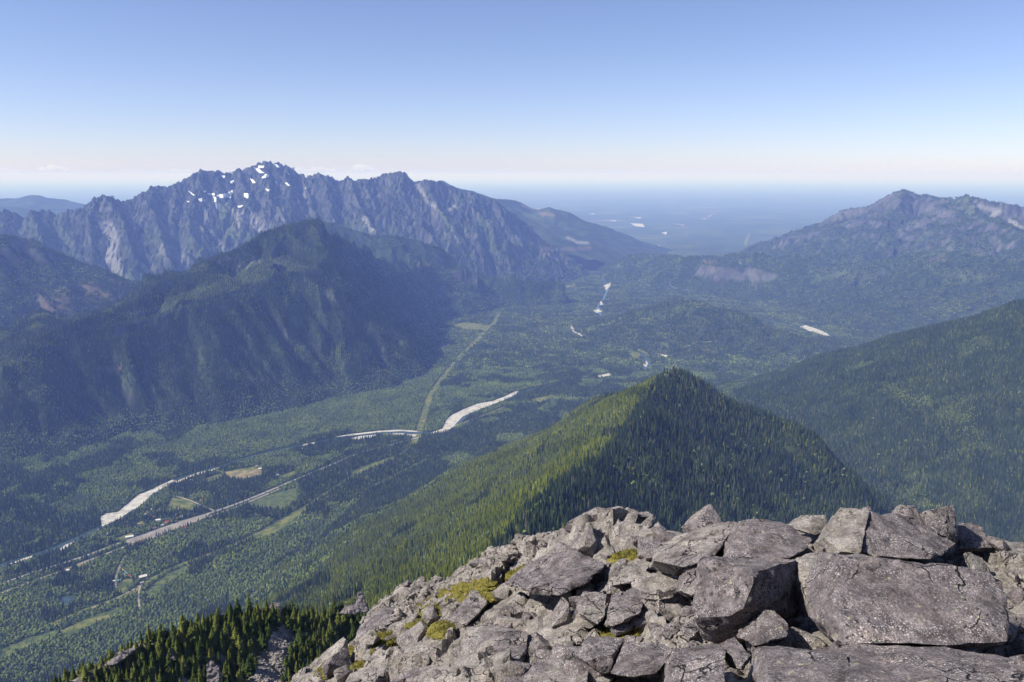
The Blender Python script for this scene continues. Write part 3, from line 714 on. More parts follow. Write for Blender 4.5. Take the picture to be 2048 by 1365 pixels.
for poly, lb in SNOW:
    P = np.array([(300 + .1953 * a, 300 + .1953 * b) for a, b in poly]); P = P.mean(0) + (P - P.mean(0)) * 1.05
    st = 0.45
    xs = np.arange(P[:, 0].min() - 1, P[:, 0].max() + 1, st); ys = np.arange(P[:, 1].min() - 1, P[:, 1].max() + 1, st)
    X, Y = np.meshgrid(xs, ys)
    w = 1.0 * fbm(X / 2.2, Y / 2.2, 5, 3)
    ins = in_poly(X + w, Y + 0.7 * w, P)
    H = hit(hE, X, Y, 11200, 15200, 22.)
    ok = ins & np.isfinite(H[..., 0])
    H = H + np.array([0, -9.0, 5.0])
    q = ok[:-1, :-1] & ok[1:, :-1] & ok[:-1, 1:] & ok[1:, 1:]
    yy = H[..., 1]
    dd = np.maximum.reduce([yy[:-1, :-1], yy[1:, :-1], yy[:-1, 1:], yy[1:, 1:]]) - np.minimum.reduce([yy[:-1, :-1], yy[1:, :-1], yy[:-1, 1:], yy[1:, 1:]])
    q &= ~(dd > 1500)
    best = np.zeros(q.shape, bool); left = q.copy()
    while left.any():
        seed_ = np.zeros(q.shape, bool); jj, ii = np.nonzero(left); seed_[jj[0], ii[0]] = True
        while True:
            g_ = np.pad(seed_, 1); g_ = (g_[1:-1, 1:-1] | g_[:-2, 1:-1] | g_[2:, 1:-1] | g_[1:-1, :-2] | g_[1:-1, 2:]) & left
            if (g_ == seed_).all(): break
            seed_ = g_
        if seed_.sum() > best.sum(): best = seed_
        left &= ~seed_
    q = best
    j, i = np.nonzero(q); nx = len(xs); a = j * nx + i
    F = np.stack([a + nx, a + nx + 1, a + 1, a], -1)
    if len(F) < 3: continue
    u, inv = np.unique(F, return_inverse=True)
    me = mesh_np('snow_patch', H.reshape(-1, 3)[u], inv.reshape(F.shape), M['snow'])
    tag(link(bpy.data.objects.new('snow_patch', me)), lb, 'snow', 'snow patches on the mountain')

# ------------------------------------------------------------------ houses in the valley
def mat_plain(name, c, rough=0.8):
    m, nt, b = new_mat(name, rough, 0.3)
    v = N(nt, 'ShaderNodeTexCoord').outputs['Object']
    nt.links.new(ramp(nt, noise(nt, v, 0.6, 4), [(0.3, tuple(0.82 * q for q in c)), (0.7, tuple(min(1, 1.1 * q) for q in c))]), b.inputs['Base Color'])
    return m


HM = {k: mat_plain(k + '_paint', c) for k, c in dict(white=(.72, .71, .68), red=(.33, .07, .05), tan=(.42, .33, .25), grey=(.35, .35, .36), teal=(.10, .22, .24), brown=(.16, .10, .07), glass=(.05, .06, .08)).items()}


def house(px, py, L, W, H, rot, wall, roof, label):
    x, y, _ = at_z(px, py, GZ)
    root = link(bpy.data.objects.new('house', None)); root.location = (x, y, GZ); root.rotation_euler.z = rot
    tag(root, label, 'house', 'houses on the valley floor')

    def part(name, V, F, mat, parent=root):
        me = bpy.data.meshes.new(name); me.from_pydata(V, [], F); me.materials.append(mat)
        return link(bpy.data.objects.new(name, me), parent)
    l, w = L / 2, W / 2; rh = W * 0.36
    V = [(-l, -w, -1), (l, -w, -1), (l, w, -1), (-l, w, -1), (-l, -w, H), (l, -w, H), (l, w, H), (-l, w, H), (-l, 0, H + rh - .1), (l, 0, H + rh - .1)]
    part('wall', V, [(0, 1, 5, 4), (2, 3, 7, 6), (1, 2, 6, 9, 5), (3, 0, 4, 8, 7)], HM[wall])
    o, t = 0.7, 0.3
    V = []
    for xx in (-l - o, l + o): V += [(xx, -w - o, H - .25), (xx, 0, H + rh + .1), (xx, w + o, H - .25), (xx, -w - o, H - .25 + t), (xx, 0, H + rh + t + .1), (xx, w + o, H - .25 + t)]
    rf = part('roof', V, [(3, 9, 10, 4), (4, 10, 11, 5), (0, 1, 7, 6), (1, 2, 8, 7), (0, 3, 4, 1), (1, 4, 5, 2), (6, 7, 10, 9), (7, 8, 11, 10), (0, 6, 9, 3), (2, 5, 11, 8)], HM[roof])
    for k in range(max(2, int(L / 6))):
        xx = -l + (k + 0.5) * L / max(2, int(L / 6))
        part('window', [(xx - .7, -w - .05, 1.0), (xx + .7, -w - .05, 1.0), (xx + .7, -w - .05, 2.3), (xx - .7, -w - .05, 2.3)], [(0, 1, 2, 3)], HM['glass'])
    CLEAR.append(('line', np.array([[x - 1, y], [x + 1, y]]), max(L, W) * 0.62 + 6))


RD = 0.42
for h in [(259, 1075, 34, 12, 4, RD, 'white', 'white', 'long white shed beside the highway verge'), (334, 1046, 20, 14, 6, RD, 'red', 'red', 'large red roofed house beside the village tracks'), (316, 1042, 22, 12, 5, RD, 'white', 'white', 'white roofed village house behind the red roof'),
          (325, 1052, 14, 10, 5, RD, 'white', 'grey', 'small white house next to the red roofed house'), (309, 1058, 17, 11, 5, RD, 'tan', 'brown', 'tan house at the edge of the tracks'), (292, 1031, 15, 11, 5, RD + 1.5, 'red', 'tan', 'red walled house near the gravel bar'),
          (308, 1036, 15, 10, 5, RD + 1.5, 'red', 'red', 'narrow red house behind the white roofs'), (362, 1035, 16, 11, 5, RD, 'white', 'grey', 'white house with grey roof near the lane'), (351, 1043, 13, 9, 4, RD, 'tan', 'brown', 'brown roofed cottage beside the highway'),
          (302, 1021, 13, 9, 4, RD + 1.2, 'white', 'white', 'small white house nearest the river'), (369, 1057, 15, 10, 4, RD, 'brown', 'red', 'red brown house below the tracks'), (278, 1050, 13, 9, 4, RD, 'tan', 'grey', 'grey roofed cottage by the village lawn'),
          (253, 1053, 13, 9, 4, RD, 'tan', 'brown', 'brown cottage among trees left of the village'), (216, 1069, 11, 8, 4, RD, 'white', 'white', 'little white house alone left of the long shed'), (286, 1156, 30, 17, 7, RD + .2, 'red', 'white', 'big red barn with white roof in the farm clearing'),
          (284, 1167, 14, 9, 4, RD + .2, 'tan', 'grey', 'small outbuilding below the red barn'), (250, 1150, 18, 11, 5, RD, 'tan', 'teal', 'teal roofed farmhouse above the farm meadow'), (237, 1163, 18, 13, 5, RD, 'tan', 'teal', 'teal roofed house at the left of the farm meadow'),
          (228, 1163, 9, 6, 3, RD, 'white', 'white', 'tiny white shed beside the dirt track'), (258, 1153, 10, 7, 4, RD, 'red', 'red', 'tiny red shed beside the teal farmhouse'), (136, 1142, 13, 8, 4, RD, 'white', 'white', 'white house alone in the woods below the railway'),
          (383, 962, 15, 10, 5, RD, 'white', 'white', 'white house near the river above the village'), (392, 967, 12, 8, 4, RD, 'tan', 'grey', 'grey cottage next to the upper river house'), (403, 1001, 14, 9, 4, RD, 'tan', 'red', 'red roofed house beside the curving lane'),
          (389, 989, 12, 8, 4, RD, 'red', 'brown', 'small red house above the curving lane'), (520, 939, 16, 10, 5, RD, 'white', 'white', 'white farmhouse at the end of the hay field'), (513, 934, 14, 9, 5, RD, 'tan', 'grey', 'grey barn behind the white farmhouse'),
          (555, 951, 15, 9, 4, RD, 'white', 'grey', 'white house beside the small green field'), (603, 899, 14, 9, 4, RD, 'white', 'white', 'white house below the straight river reach'), (220, 1094, 11, 8, 4, RD, 'tan', 'brown', 'brown cabin just above the highway')]:
    house(*h)


# ------------------------------------------------------------------ trees
def conifer_mesh(name, seed, tiers=6, sides=7, rad=0.15, mat='conifer'):
    r = random.Random(seed)
    V = []; F = []
    for k in range(tiers):
        f = k / tiers
        z0 = 0.06 + 0.94 * f * 0.92; z1 = min(1.0, z0 + 0.94 / tiers * 1.75)
        rr = rad * (1 - f) ** 0.85 * r.uniform(0.85, 1.12) + 0.012
        c = len(V); V.append((r.uniform(-.01, .01), r.uniform(-.01, .01), z1 if k < tiers - 1 else 1.0))
        a0 = r.random() * 6.28
        for j in range(sides * 2):
            q = rr * (r.uniform(0.9, 1.15) if j % 2 == 0 else r.uniform(0.5, 0.68))
            a = a0 + j * math.pi / sides
            V.append((q * math.cos(a), q * math.sin(a), z0 + (0.0 if j % 2 == 0 else 0.03) + r.uniform(-.012, .012)))
        for j in range(sides * 2):
            F.append((c, c + 1 + j, c + 1 + (j + 1) % (sides * 2)))
    c = len(V)
    for j in range(4): V += [(0.013 * math.cos(j * 1.57), 0.013 * math.sin(j * 1.57), -0.12), (0.009 * math.cos(j * 1.57), 0.009 * math.sin(j * 1.57), 0.4)]
    T = [(c + 2 * j, c + (2 * j + 2) % 8, c + (2 * j + 3) % 8, c + 2 * j + 1) for j in range(4)]
    me = bpy.data.meshes.new(name); me.from_pydata(V, [], F + T); me.materials.append(M[mat]); me.materials.append(M['bark'])
    me.polygons.foreach_set('material_index', [0] * len(F) + [1] * 4)
    return me


def broad_mesh(name, seed, lobes=7):
    r = random.Random(seed)
    bm = bmesh.new()
    for k in range(lobes):
        a = r.random() * 6.28; q = r.uniform(0.05, 0.24) if k else 0
        zz = r.uniform(0.40, 0.70) if k else 0.72
        s = r.uniform(0.15, 0.25)
        ret = bmesh.ops.create_icosphere(bm, subdivisions=1, radius=s)
        for v in ret['verts']:
            v.co *= r.uniform(0.72, 1.2); v.co.z *= 0.9
            v.co += Vector((q * math.cos(a), q * math.sin(a), zz))
    n = len(bm.faces)
    ret = bmesh.ops.create_cone(bm, segments=4, radius1=0.025, radius2=0.015, depth=0.6, matrix=Matrix.Translation((0, 0, 0.2)))
    bm.faces.ensure_lookup_table()
    for f in bm.faces[n:]: f.material_index = 1
    me = bpy.data.meshes.new(name); bm.to_mesh(me); bm.free(); me.materials.append(M['broad']); me.materials.append(M['bark'])
    return me


def proto_coll(name, meshes):
    c = bpy.data.collections.new(name)
    for i, me in enumerate(meshes):
        c.objects.link(bpy.data.objects.new('%s_%02d' % (name, i), me))
    return c


NCON, NBRI, NBRO = 5, 4, 4
PROTO = proto_coll('tree_kinds', [conifer_mesh('tall_conifer_%d' % i, i, 7, 6, 0.125 + 0.012 * i) for i in range(NCON)]
                   + [conifer_mesh('young_conifer_%d' % i, 40 + i, 6, 6, 0.15 + 0.012 * i, 'bright') for i in range(NBRI)]
                   + [broad_mesh('broadleaf_tree_%d' % i, 80 + i) for i in range(NBRO)])


def clump_mesh(name, seed, n, size, mix):
    """several trees standing together, in metres, for woods kilometres away"""
    r = random.Random(seed); src = [o.data for o in PROTO.objects]
    bm = bmesh.new(); mats = [M['conifer'], M['bright'], M['broad']]
    for k in range(n):
        kd = r.choices([0, 1, 2], mix)[0]
        H = r.uniform(18, 34) if kd < 2 else r.uniform(14, 22)
        x, y = r.uniform(-size, size), r.uniform(-size, size)
        m0 = len(bm.verts)
        if kd < 2:
            nv = 6; rr = H * 0.17
            top = bm.verts.new((x, y, H)); mid = []
            ring = [bm.verts.new((x + rr * r.uniform(.7, 1.2) * math.cos(j * 1.047), y + rr * r.uniform(.7, 1.2) * math.sin(j * 1.047), H * r.uniform(0.0, 0.15))) for j in range(nv)]
            for j in range(nv):
                f = bm.faces.new((top, ring[j], ring[(j + 1) % nv])); f.material_index = kd
        else:
            ret = bmesh.ops.create_icosphere(bm, subdivisions=1, radius=H * 0.42)
            for v in ret['verts']:
                v.co *= r.uniform(0.75, 1.15); v.co += Vector((x, y, H * 0.55))
            for f in {f for v in ret['verts'] for f in v.link_faces}: f.material_index = 2
    me = bpy.data.meshes.new(name); bm.to_mesh(me); bm.free()
    for q in mats: me.materials.append(q)
    return me


CLUMP = proto_coll('clump_kinds', [clump_mesh('conifer_clump_%d' % i, 200 + i, 12, 21, (8, 1, 1)) for i in range(4)] + [clump_mesh('mixed_clump_%d' % i, 300 + i, 12, 21, (4, 1, 4)) for i in range(4)])


def scatter_tree(coll):
    nt = bpy.data.node_groups.new('instances_' + coll.name, 'GeometryNodeTree')
    nt.interface.new_socket('Geometry', in_out='INPUT', socket_type='NodeSocketGeometry')
    nt.interface.new_socket('Geometry', in_out='OUTPUT', socket_type='NodeSocketGeometry')
    gi = nt.nodes.new('NodeGroupInput'); go = nt.nodes.new('NodeGroupOutput')
    ci = nt.nodes.new('GeometryNodeCollectionInfo')
    ci.inputs['Collection'].default_value = coll
    ci.inputs['Separate Children'].default_value = True
    ci.inputs['Reset Children'].default_value = True
    ip = nt.nodes.new('GeometryNodeInstanceOnPoints'); ip.inputs['Pick Instance'].default_value = True

    def attr(n, t):
        a = nt.nodes.new('GeometryNodeInputNamedAttribute'); a.data_type = t; a.inputs['Name'].default_value = n
        return a.outputs['Attribute']
    nt.links.new(gi.outputs[0], ip.inputs['Points']); nt.links.new(ci.outputs[0], ip.inputs['Instance'])
    nt.links.new(attr('kind_index', 'INT'), ip.inputs['Instance Index'])
    e2r = nt.nodes.new('FunctionNodeEulerToRotation'); nt.links.new(attr('turn', 'FLOAT_VECTOR'), e2r.inputs[0])
    nt.links.new(e2r.outputs[0], ip.inputs['Rotation']); nt.links.new(attr('size', 'FLOAT_VECTOR'), ip.inputs['Scale'])
    nt.links.new(ip.outputs[0], go.inputs[0])
    return nt


GN_TREE = scatter_tree(PROTO); GN_CLUMP = scatter_tree(CLUMP)


def scatter(name, P, kind, size, gn, label, cat):
    me = bpy.data.meshes.new(name); n = len(P)
    me.vertices.add(n); me.vertices.foreach_set('co', P.astype(np.float32).ravel())
    a = me.attributes.new('kind_index', 'INT', 'POINT'); a.data.foreach_set('value', kind.astype(np.int32))
    tr = np.zeros((n, 3), np.float32); tr[:, 2] = rng.random(n) * 6.28; tr[:, :2] = rng.normal(0, 0.02, (n, 2))
    a = me.attributes.new('turn', 'FLOAT_VECTOR', 'POINT'); a.data.foreach_set('vector', tr.ravel())
    sz = np.repeat(size[:, None], 3, 1) if size.ndim == 1 else size
    a = me.attributes.new('size', 'FLOAT_VECTOR', 'POINT'); a.data.foreach_set('vector', sz.astype(np.float32).ravel())
    o = link(bpy.data.objects.new(name, me))
    md = o.modifiers.new('trees', 'NODES'); md.node_group = gn
    return tag(o, label, cat, kind='stuff')


def in_view(P, mx=140, my=120):
    px, py, d = project(P)
    return (d > 20) & (px > -mx) & (px < 2048 + mx) & (py < 1365 + my)


def jitter(x0, x1, y0, y1, step):
    xs = np.arange(x0, x1, step); ys = np.arange(y0, y1, step)
    X, Y = np.meshgrid(xs, ys); X = X.ravel(); Y = Y.ravel()
    X = X + rng.uniform(-.5, .5, X.size) * step; Y = Y + rng.uniform(-.5, .5, X.size) * step
    return X, Y


def cleared(x, y, hard=False):
    k = np.zeros(x.shape, bool)
    for c in CLEAR:
        if hard and c[-1] == 'soft': continue
        P = c[1]; mg = 5 if c[0] == 'poly' else float(c[2])
        b = (x > P[:, 0].min() - mg) & (x < P[:, 0].max() + mg) & (y > P[:, 1].min() - mg) & (y < P[:, 1].max() + mg)
        if not b.any(): continue
        i = np.nonzero(b)[0]
        if c[0] == 'poly':
            k[i] |= in_poly(x[i], y[i], P) | (poly_dist(x[i], y[i], np.vstack([P, P[:1]])) < 4)
        else: k[i] |= poly_dist(x[i], y[i], P) < mg
    return k


def top_other(x, y, me):
    z = np.full(x.shape, -1e9)
    for h in ALLH:
        if h is not me: z = np.maximum(z, samp(h, x, y))
    return z


def visible(P, hfs, lift=30., tol=25., steps=60):
    """drop trees that stand well behind a ridge: nothing of them shows from here or a few steps aside"""
    ok = np.ones(len(P), bool)
    Q = P + np.array([0, 0, lift])
    for t in np.linspace(0.06, 0.97, steps):
        S_ = Q * t
        for h in hfs:
            ok &= samp(h, S_[:, 0], S_[:, 1]) < S_[:, 2] + tol
    return ok


def forest_on(name, h, step, label, kindfun, zmin=GZ + 2, clump=False, hmul=1.0, maxd=1e9, mind=0, maxslope=1.25, vis=()):
    X, Y = jitter(h.x0, h.x0 + h.nx * h.res, h.y0, h.y0 + h.ny * h.res, step)
    d = np.hypot(X, Y); k = (d < maxd) & (d > mind); X, Y = X[k], Y[k]
    Z = samp(h, X, Y)
    P = np.stack([X, Y, Z], -1)
    k = (Z > zmin) & in_view(P); P = P[k]
    k = samp(h, P[:, 0], P[:, 1], h.slope) < maxslope + 0.4 * fbm(P[:, 0] / 60, P[:, 1] / 60, 77, 3); P = P[k]
    k = P[:, 2] > top_other(P[:, 0], P[:, 1], h) ; P = P[k]
    if hasattr(h, 'rock'):
        r = samp(h, P[:, 0], P[:, 1], h.rock); P = P[rng.random(len(P)) > r * 1.15]
    if vis: P = P[visible(P, vis)]
    kind, size = kindfun(P)
    P[:, 2] -= (0.8 if not clump else 6)
    scatter(name, P, kind, size * hmul, GN_CLUMP if clump else GN_TREE, label, 'forest')
    return len(P)


def mixkind(P, con, bri, bro, hc=(20, 32), hb=(11, 17), hy=(14, 22)):
    n = len(P); tot = con + bri + bro
    r = rng.random(n) * tot
    a = r < con; b_ = (r >= con) & (r < con + bri)
    kind = np.where(a, rng.integers(0, NCON, n), np.where(b_, NCON + rng.integers(0, NBRI, n), NCON + NBRI + rng.integers(0, NBRO, n)))
    size = np.where(a, rng.uniform(*hc, n), np.where(b_, rng.uniform(*hy, n), rng.uniform(*hb, n)))
    return kind, size


cnt = {}


# the cone hill: young wood left, coloured as sunlit; darker old wood right
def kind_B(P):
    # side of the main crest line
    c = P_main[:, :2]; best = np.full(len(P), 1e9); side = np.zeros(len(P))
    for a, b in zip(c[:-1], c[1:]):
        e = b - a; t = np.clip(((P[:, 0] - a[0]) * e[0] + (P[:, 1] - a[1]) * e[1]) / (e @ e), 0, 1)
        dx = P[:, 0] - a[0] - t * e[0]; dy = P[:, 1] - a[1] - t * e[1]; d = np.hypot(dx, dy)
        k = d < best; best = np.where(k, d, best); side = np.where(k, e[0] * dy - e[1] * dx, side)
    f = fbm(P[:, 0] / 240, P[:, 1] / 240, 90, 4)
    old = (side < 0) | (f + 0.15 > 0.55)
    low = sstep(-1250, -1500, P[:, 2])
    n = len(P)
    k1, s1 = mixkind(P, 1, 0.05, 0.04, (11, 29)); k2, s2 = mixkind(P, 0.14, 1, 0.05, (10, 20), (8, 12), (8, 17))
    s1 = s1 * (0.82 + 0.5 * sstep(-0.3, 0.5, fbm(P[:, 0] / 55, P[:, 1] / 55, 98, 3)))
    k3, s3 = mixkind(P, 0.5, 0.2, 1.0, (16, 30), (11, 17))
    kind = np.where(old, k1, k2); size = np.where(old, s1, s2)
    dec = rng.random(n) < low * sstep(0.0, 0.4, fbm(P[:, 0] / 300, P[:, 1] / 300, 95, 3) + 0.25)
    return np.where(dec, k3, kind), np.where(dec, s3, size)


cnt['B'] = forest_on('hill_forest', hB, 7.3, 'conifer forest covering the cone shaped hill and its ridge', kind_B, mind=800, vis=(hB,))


def kind_U(P):
    k, s_ = mixkind(P, 1, 0.8, 0, (18, 30), (8, 12), (14, 22))
    return k, s_ * (0.30 + 0.70 * sstep(-170, -480, P[:, 2]))


cnt['U'] = forest_on('upper_ridge_forest', hB, 5.0, 'firs on the ridge between the shoulder and the cone shaped hill', kind_U, mind=338, maxd=800, vis=(hB,))


def kind_C(P):
    f = fbm(P[:, 0] / 420, P[:, 1] / 420, 91, 4)
    k1, s1 = mixkind(P, 1, 0.08, 0.04, (20, 34)); k2, s2 = mixkind(P, 0.25, 1, 0.25, (15, 24)); k3, s3 = mixkind(P, 0.3, 0.1, 1)
    lo = sstep(-1480, -1580, P[:, 2] + 120 * f)
    px, py, _ = project(P)
    bench = in_poly(px + 25 * f, py + 12 * f, [(0, 740), (100, 690), (220, 640), (330, 600), (420, 565), (510, 525), (560, 505), (625, 540), (560, 557), (440, 588), (300, 632), (150, 660), (60, 760), (0, 800)])
    q = f + 0.9 * bench - 0.06  # sunlit look of the bench put into its tree colours
    kind = np.where(q > 0.16, k2, k1); size = np.where(q > 0.16, s2, s1)
    d = rng.random(len(P)) < lo
    return np.where(d, k3, kind), np.where(d, s3, size)


cnt['C'] = forest_on('mountain_forest', hC, 13., 'dark conifer forest on the mountain across the valley', kind_C, vis=(hC,), hmul=1.1, maxslope=4.0)


def kind_J(P):
    f = fbm(P[:, 0] / 380, P[:, 1] / 380, 93, 4)
    k1, s1 = mixkind(P, 1, 0.06, 0.02, (15, 26)); k2, s2 = mixkind(P, 0.6, 0.5, 0.6, (12, 20), (9, 14), (10, 16))
    low = sstep(-1250, -1560, P[:, 2]) * 0.35
    k = f + low > 0.30
    return np.where(k, k2, k1), np.where(k, s2, s1)


cnt['J'] = forest_on('slope_forest', hJ, 10.5, 'even conifer forest on the slope at the right edge', kind_J, vis=(hB, hJ))


def kind_cl(P):
    f = fbm(P[:, 0] / 600, P[:, 1] / 600, 94, 4)
    n = len(P)
    return np.where(f > 0.26, 4 + rng.integers(0, 4, n), rng.integers(0, 4, n)), rng.uniform(0.8, 1.1, n)


for nm, h, lb in (('back_spur_forest', hM, 'forest on the spur behind the wooded mountain'), ('spur_forest', hD, 'dark conifers on the spur at the left edge'), ('rise_forest', hK, 'forest on the low rise in mid valley'), ('bench_forest', hI, 'forest on the cliffed bench'),
                  ('right_mountain_forest', hH, 'forest on the right hand mountain'), ('range_forest', hE, 'scattered forest on the lower snowy range')):
    cnt[nm] = forest_on(nm, h, 40., lb, kind_cl, clump=True, vis=(hC, hB, h), maxslope=0.95 if h is not hE else 0.8)

# the valley floor
def valley(name, step, d0, d1, label, clump=False):
    X, Y = jitter(-4200, 6500, 1900, min(d1, 17000), step)
    d = np.hypot(X, Y); k = (d >= d0) & (d < d1); X, Y = X[k], Y[k]
    P = np.stack([X, Y, np.full(X.shape, GZ)], -1)
    P = P[in_view(P)]
    P = P[top_other(P[:, 0], P[:, 1], None) < GZ + 2]
    P = P[visible(P, (hB, hC, hJ, hK))]
    cl = cleared(P[:, 0], P[:, 1])
    bush = P[cl & ~cleared(P[:, 0], P[:, 1], True) & (rng.random(len(P)) < 0.30)] if not clump else P[:0]
    P = P[~cl]
    f = fbm(P[:, 0] / 330, P[:, 1] / 330, 96, 5, 0.6); n = len(P)
    px, py, _ = project(P)
    plant = in_poly(px, py, [(640, 1075), (720, 1000), (790, 955), (860, 918), (900, 925), (850, 985), (780, 1020), (700, 1080), (600, 1110)])
    conif = in_poly(px, py, [(590, 960), (700, 905), (790, 880), (1000, 845), (1120, 790), (1000, 870), (880, 920), (760, 960), (620, 1010)])
    light = in_poly(px, py, [(350, 1190), (430, 1120), (560, 1060), (640, 1035), (650, 1060), (560, 1120), (450, 1200), (300, 1290), (0, 1365), (0, 1280), (200, 1220)])
    lightC = in_poly(px, py, [(330, 905), (400, 850), (700, 780), (800, 740), (900, 660), (1000, 640), (870, 780), (830, 840), (650, 870), (480, 905), (380, 930)])
    f = f + 0.55 * light + 0.45 * lightC - 0.55 * conif - 1.5 * plant + 0.35 * fbm(P[:, 0] / 900, P[:, 1] / 900, 196, 3)
    if clump:
        kind, size = np.where(f > -0.02, 4 + rng.integers(0, 4, n), rng.integers(0, 4, n)), rng.uniform(0.75, 1.05, n)
        P[:, 2] -= 4
    else:
        k1, s1 = mixkind(P, 1, 0.15, 0.25, (20, 33)); k2, s2 = mixkind(P, 0.16, 0.08, 1, (16, 30), (11, 18)); k4, s4 = mixkind(P, 1, 0.1, 0, (16, 22))
        kind = np.where(plant, k4, np.where(f > 0.0, k2, k1)); size = np.where(plant, s4, np.where(f > 0.0, s2, s1))
        # thin spots
        keep = fbm(P[:, 0] / 70, P[:, 1] / 70, 99, 3) > -0.52
        P, kind, size = P[keep], kind[keep], size[keep]
    if len(bush):
        kb, sb = mixkind(bush, 0.1, 0.1, 1, (3, 9), (1.5, 5), (2, 6))
        P = np.vstack([P, bush]); kind = np.r_[kind, kb]; size = np.r_[size, sb]
    scatter(name, P, kind, size, GN_CLUMP if clump else GN_TREE, label, 'forest')
    return len(P)


cnt['v1'] = valley('valley_forest', 10.0, 0, 7200, 'mixed broadleaf and conifer wood on the near valley floor')
cnt['v2'] = valley('far_valley_forest', 38., 7200, 17000, 'mixed wood on the far valley floor', True)
print('TREES', cnt, sum(cnt.values()))

# ------------------------------------------------------------------ the rock heap in front
CTRL = [(560, 1365, 17), (640, 1365, 14.5), (900, 1365, 10.8), (1200, 1365, 8.4), (1500, 1365, 6.9), (1800, 1365, 6.0), (2048, 1365, 5.7), (2200, 1365, 5.7),
    (720, 1265, 19.5), (850, 1262, 15.5), (1100, 1260, 11.8), (1300, 1260, 9.9), (1600, 1260, 8.6), (1900, 1260, 8.0), (2048, 1260, 8.2), (2200, 1250, 8.5),
    (850, 1195, 22), (1000, 1160, 18), (1200, 1150, 14), (1400, 1150, 12), (1600, 1135, 10.8), (1800, 1120, 10.2), (2000, 1115, 10.6), (2200, 1110, 11),
    (690, 1290, 20.5), (730, 1238, 23), (775, 1198, 26), (900, 1158, 24.5), (1000, 1100, 22), (1110, 1066, 20), (1180, 1032, 18.5), (1260, 1022, 17.5), (1340, 1058, 16.5), (1450, 1050, 15.2), (1560, 1056, 14), (1640, 1066, 13.2), (1720, 1045, 12.6), (1900, 1052, 12.6), (1960, 1066, 13), (2048, 1080, 13.6), (2200, 1095, 14)]
CP_ = [at_y(*c) for c in CTRL]
# behind the crest the ground falls away; at the camera one stands on it
for i in range(24, 41):
    p = CP_[i]; dirn = np.array([-0.35 if i < 30 else 0.0, 1.0])
    CP_ += [np.array([p[0] + dirn[0] * 5, p[1] + 5, p[2] - 6.0]), np.array([p[0] + dirn[0] * 14, p[1] + 14, p[2] - 19.0]), np.array([p[0] + dirn[0] * 26, p[1] + 26, p[2] - 36.0])]
CP_ += [np.array(q, float) for q in ((0, 0, -1.75), (2, 0.5, -1.75), (-2, 0, -2.2), (4.5, 1, -1.9), (0, -3, -2), (4, -3, -2), (-4, -3, -4), (2, 2.5, -2.1), (0, 2.5, -2.5), (-5, 3, -5), (-9, 5, -10), (-12, 0, -10), (-16, 10, -17))]
CP_ = np.array(CP_)


def tps_fit(P, lam=0.4):
    n = len(P); d = np.hypot(P[:, None, 0] - P[None, :, 0], P[:, None, 1] - P[None, :, 1])
    K = np.where(d > 0, d * d * np.log(d + 1e-12), 0) + lam * np.eye(n)
    Q = np.c_[np.ones(n), P[:, :2]]
    A = np.block([[K, Q], [Q.T, np.zeros((3, 3))]])
    return np.linalg.solve(A, np.r_[P[:, 2], 0, 0, 0])


TW = tps_fit(CP_)


def tps(x, y):
    s = TW[-3] + TW[-2] * x + TW[-1] * y
    for p, w in zip(CP_, TW[:-3]):
        d2 = (x - p[0]) ** 2 + (y - p[1]) ** 2
        s = s + w * 0.5 * d2 * np.log(d2 + 1e-12)
    return s


def blocks(X, Y, size, seed, drop, tilt):
    """jointed bedrock: every cell a tilted block, joints between them sunk"""
    u = X / size + 0.35 * fbm(X / size * 0.7, Y / size * 0.7, seed, 2); v = Y / size + 0.35 * fbm(X / size * 0.7, Y / size * 0.7, seed + 4, 2)
    i0 = np.floor(u).astype(int); j0 = np.floor(v).astype(int)
    d1 = np.full(X.shape, 1e9); d2 = np.full(X.shape, 1e9); hh = np.zeros(X.shape)
    for di in (-1, 0, 1):
        for dj in (-1, 0, 1):
            i, j = i0 + di, j0 + dj
            r1 = _h(i, j, seed + 1) / 4294967296.0; r2 = _h(i, j, seed + 2) / 4294967296.0; r3 = _h(i, j, seed + 3) / 4294967296.0
            r4 = _h(i, j, seed + 5) / 4294967296.0; r5 = _h(i, j, seed + 6) / 4294967296.0
            dx = u - (i + r1); dy = v - (j + r2); d = np.sqrt(dx * dx + dy * dy)
            k = d < d1
            d2 = np.where(k, d1, np.minimum(d2, d)); hh = np.where(k, (r3 - 0.5) * drop + (dx * (r4 - .5) + dy * (r5 - .5)) * tilt, hh); d1 = np.where(k, d, d1)
    return hh - drop * 0.5 * (1 - sstep(0.0, 0.10, d2 - d1))


rx0, rx1, ry0, ry1, rres = -30., 15., -4., 46., 0.09
xs = np.arange(rx0, rx1, rres); ys = np.arange(ry0, ry1, rres)
X, Y = np.meshgrid(xs, ys)
Zr = tps(X, Y)
far_ = sstep(1.5, 4, np.hypot(X, Y))
Zr = Zr - 0.22 + far_ * (blocks(X, Y, 1.15, 11, 0.50, 0.40) + blocks(X, Y, 0.45, 21, 0.17, 0.20) + 0.05 * fbm(X / 0.35, Y / 0.35, 8, 4, 0.6))
hR = HF(); hR.x0, hR.y0, hR.res, hR.nx, hR.ny, hR.Z = rx0, ry0, rres, len(xs), len(ys), Zr

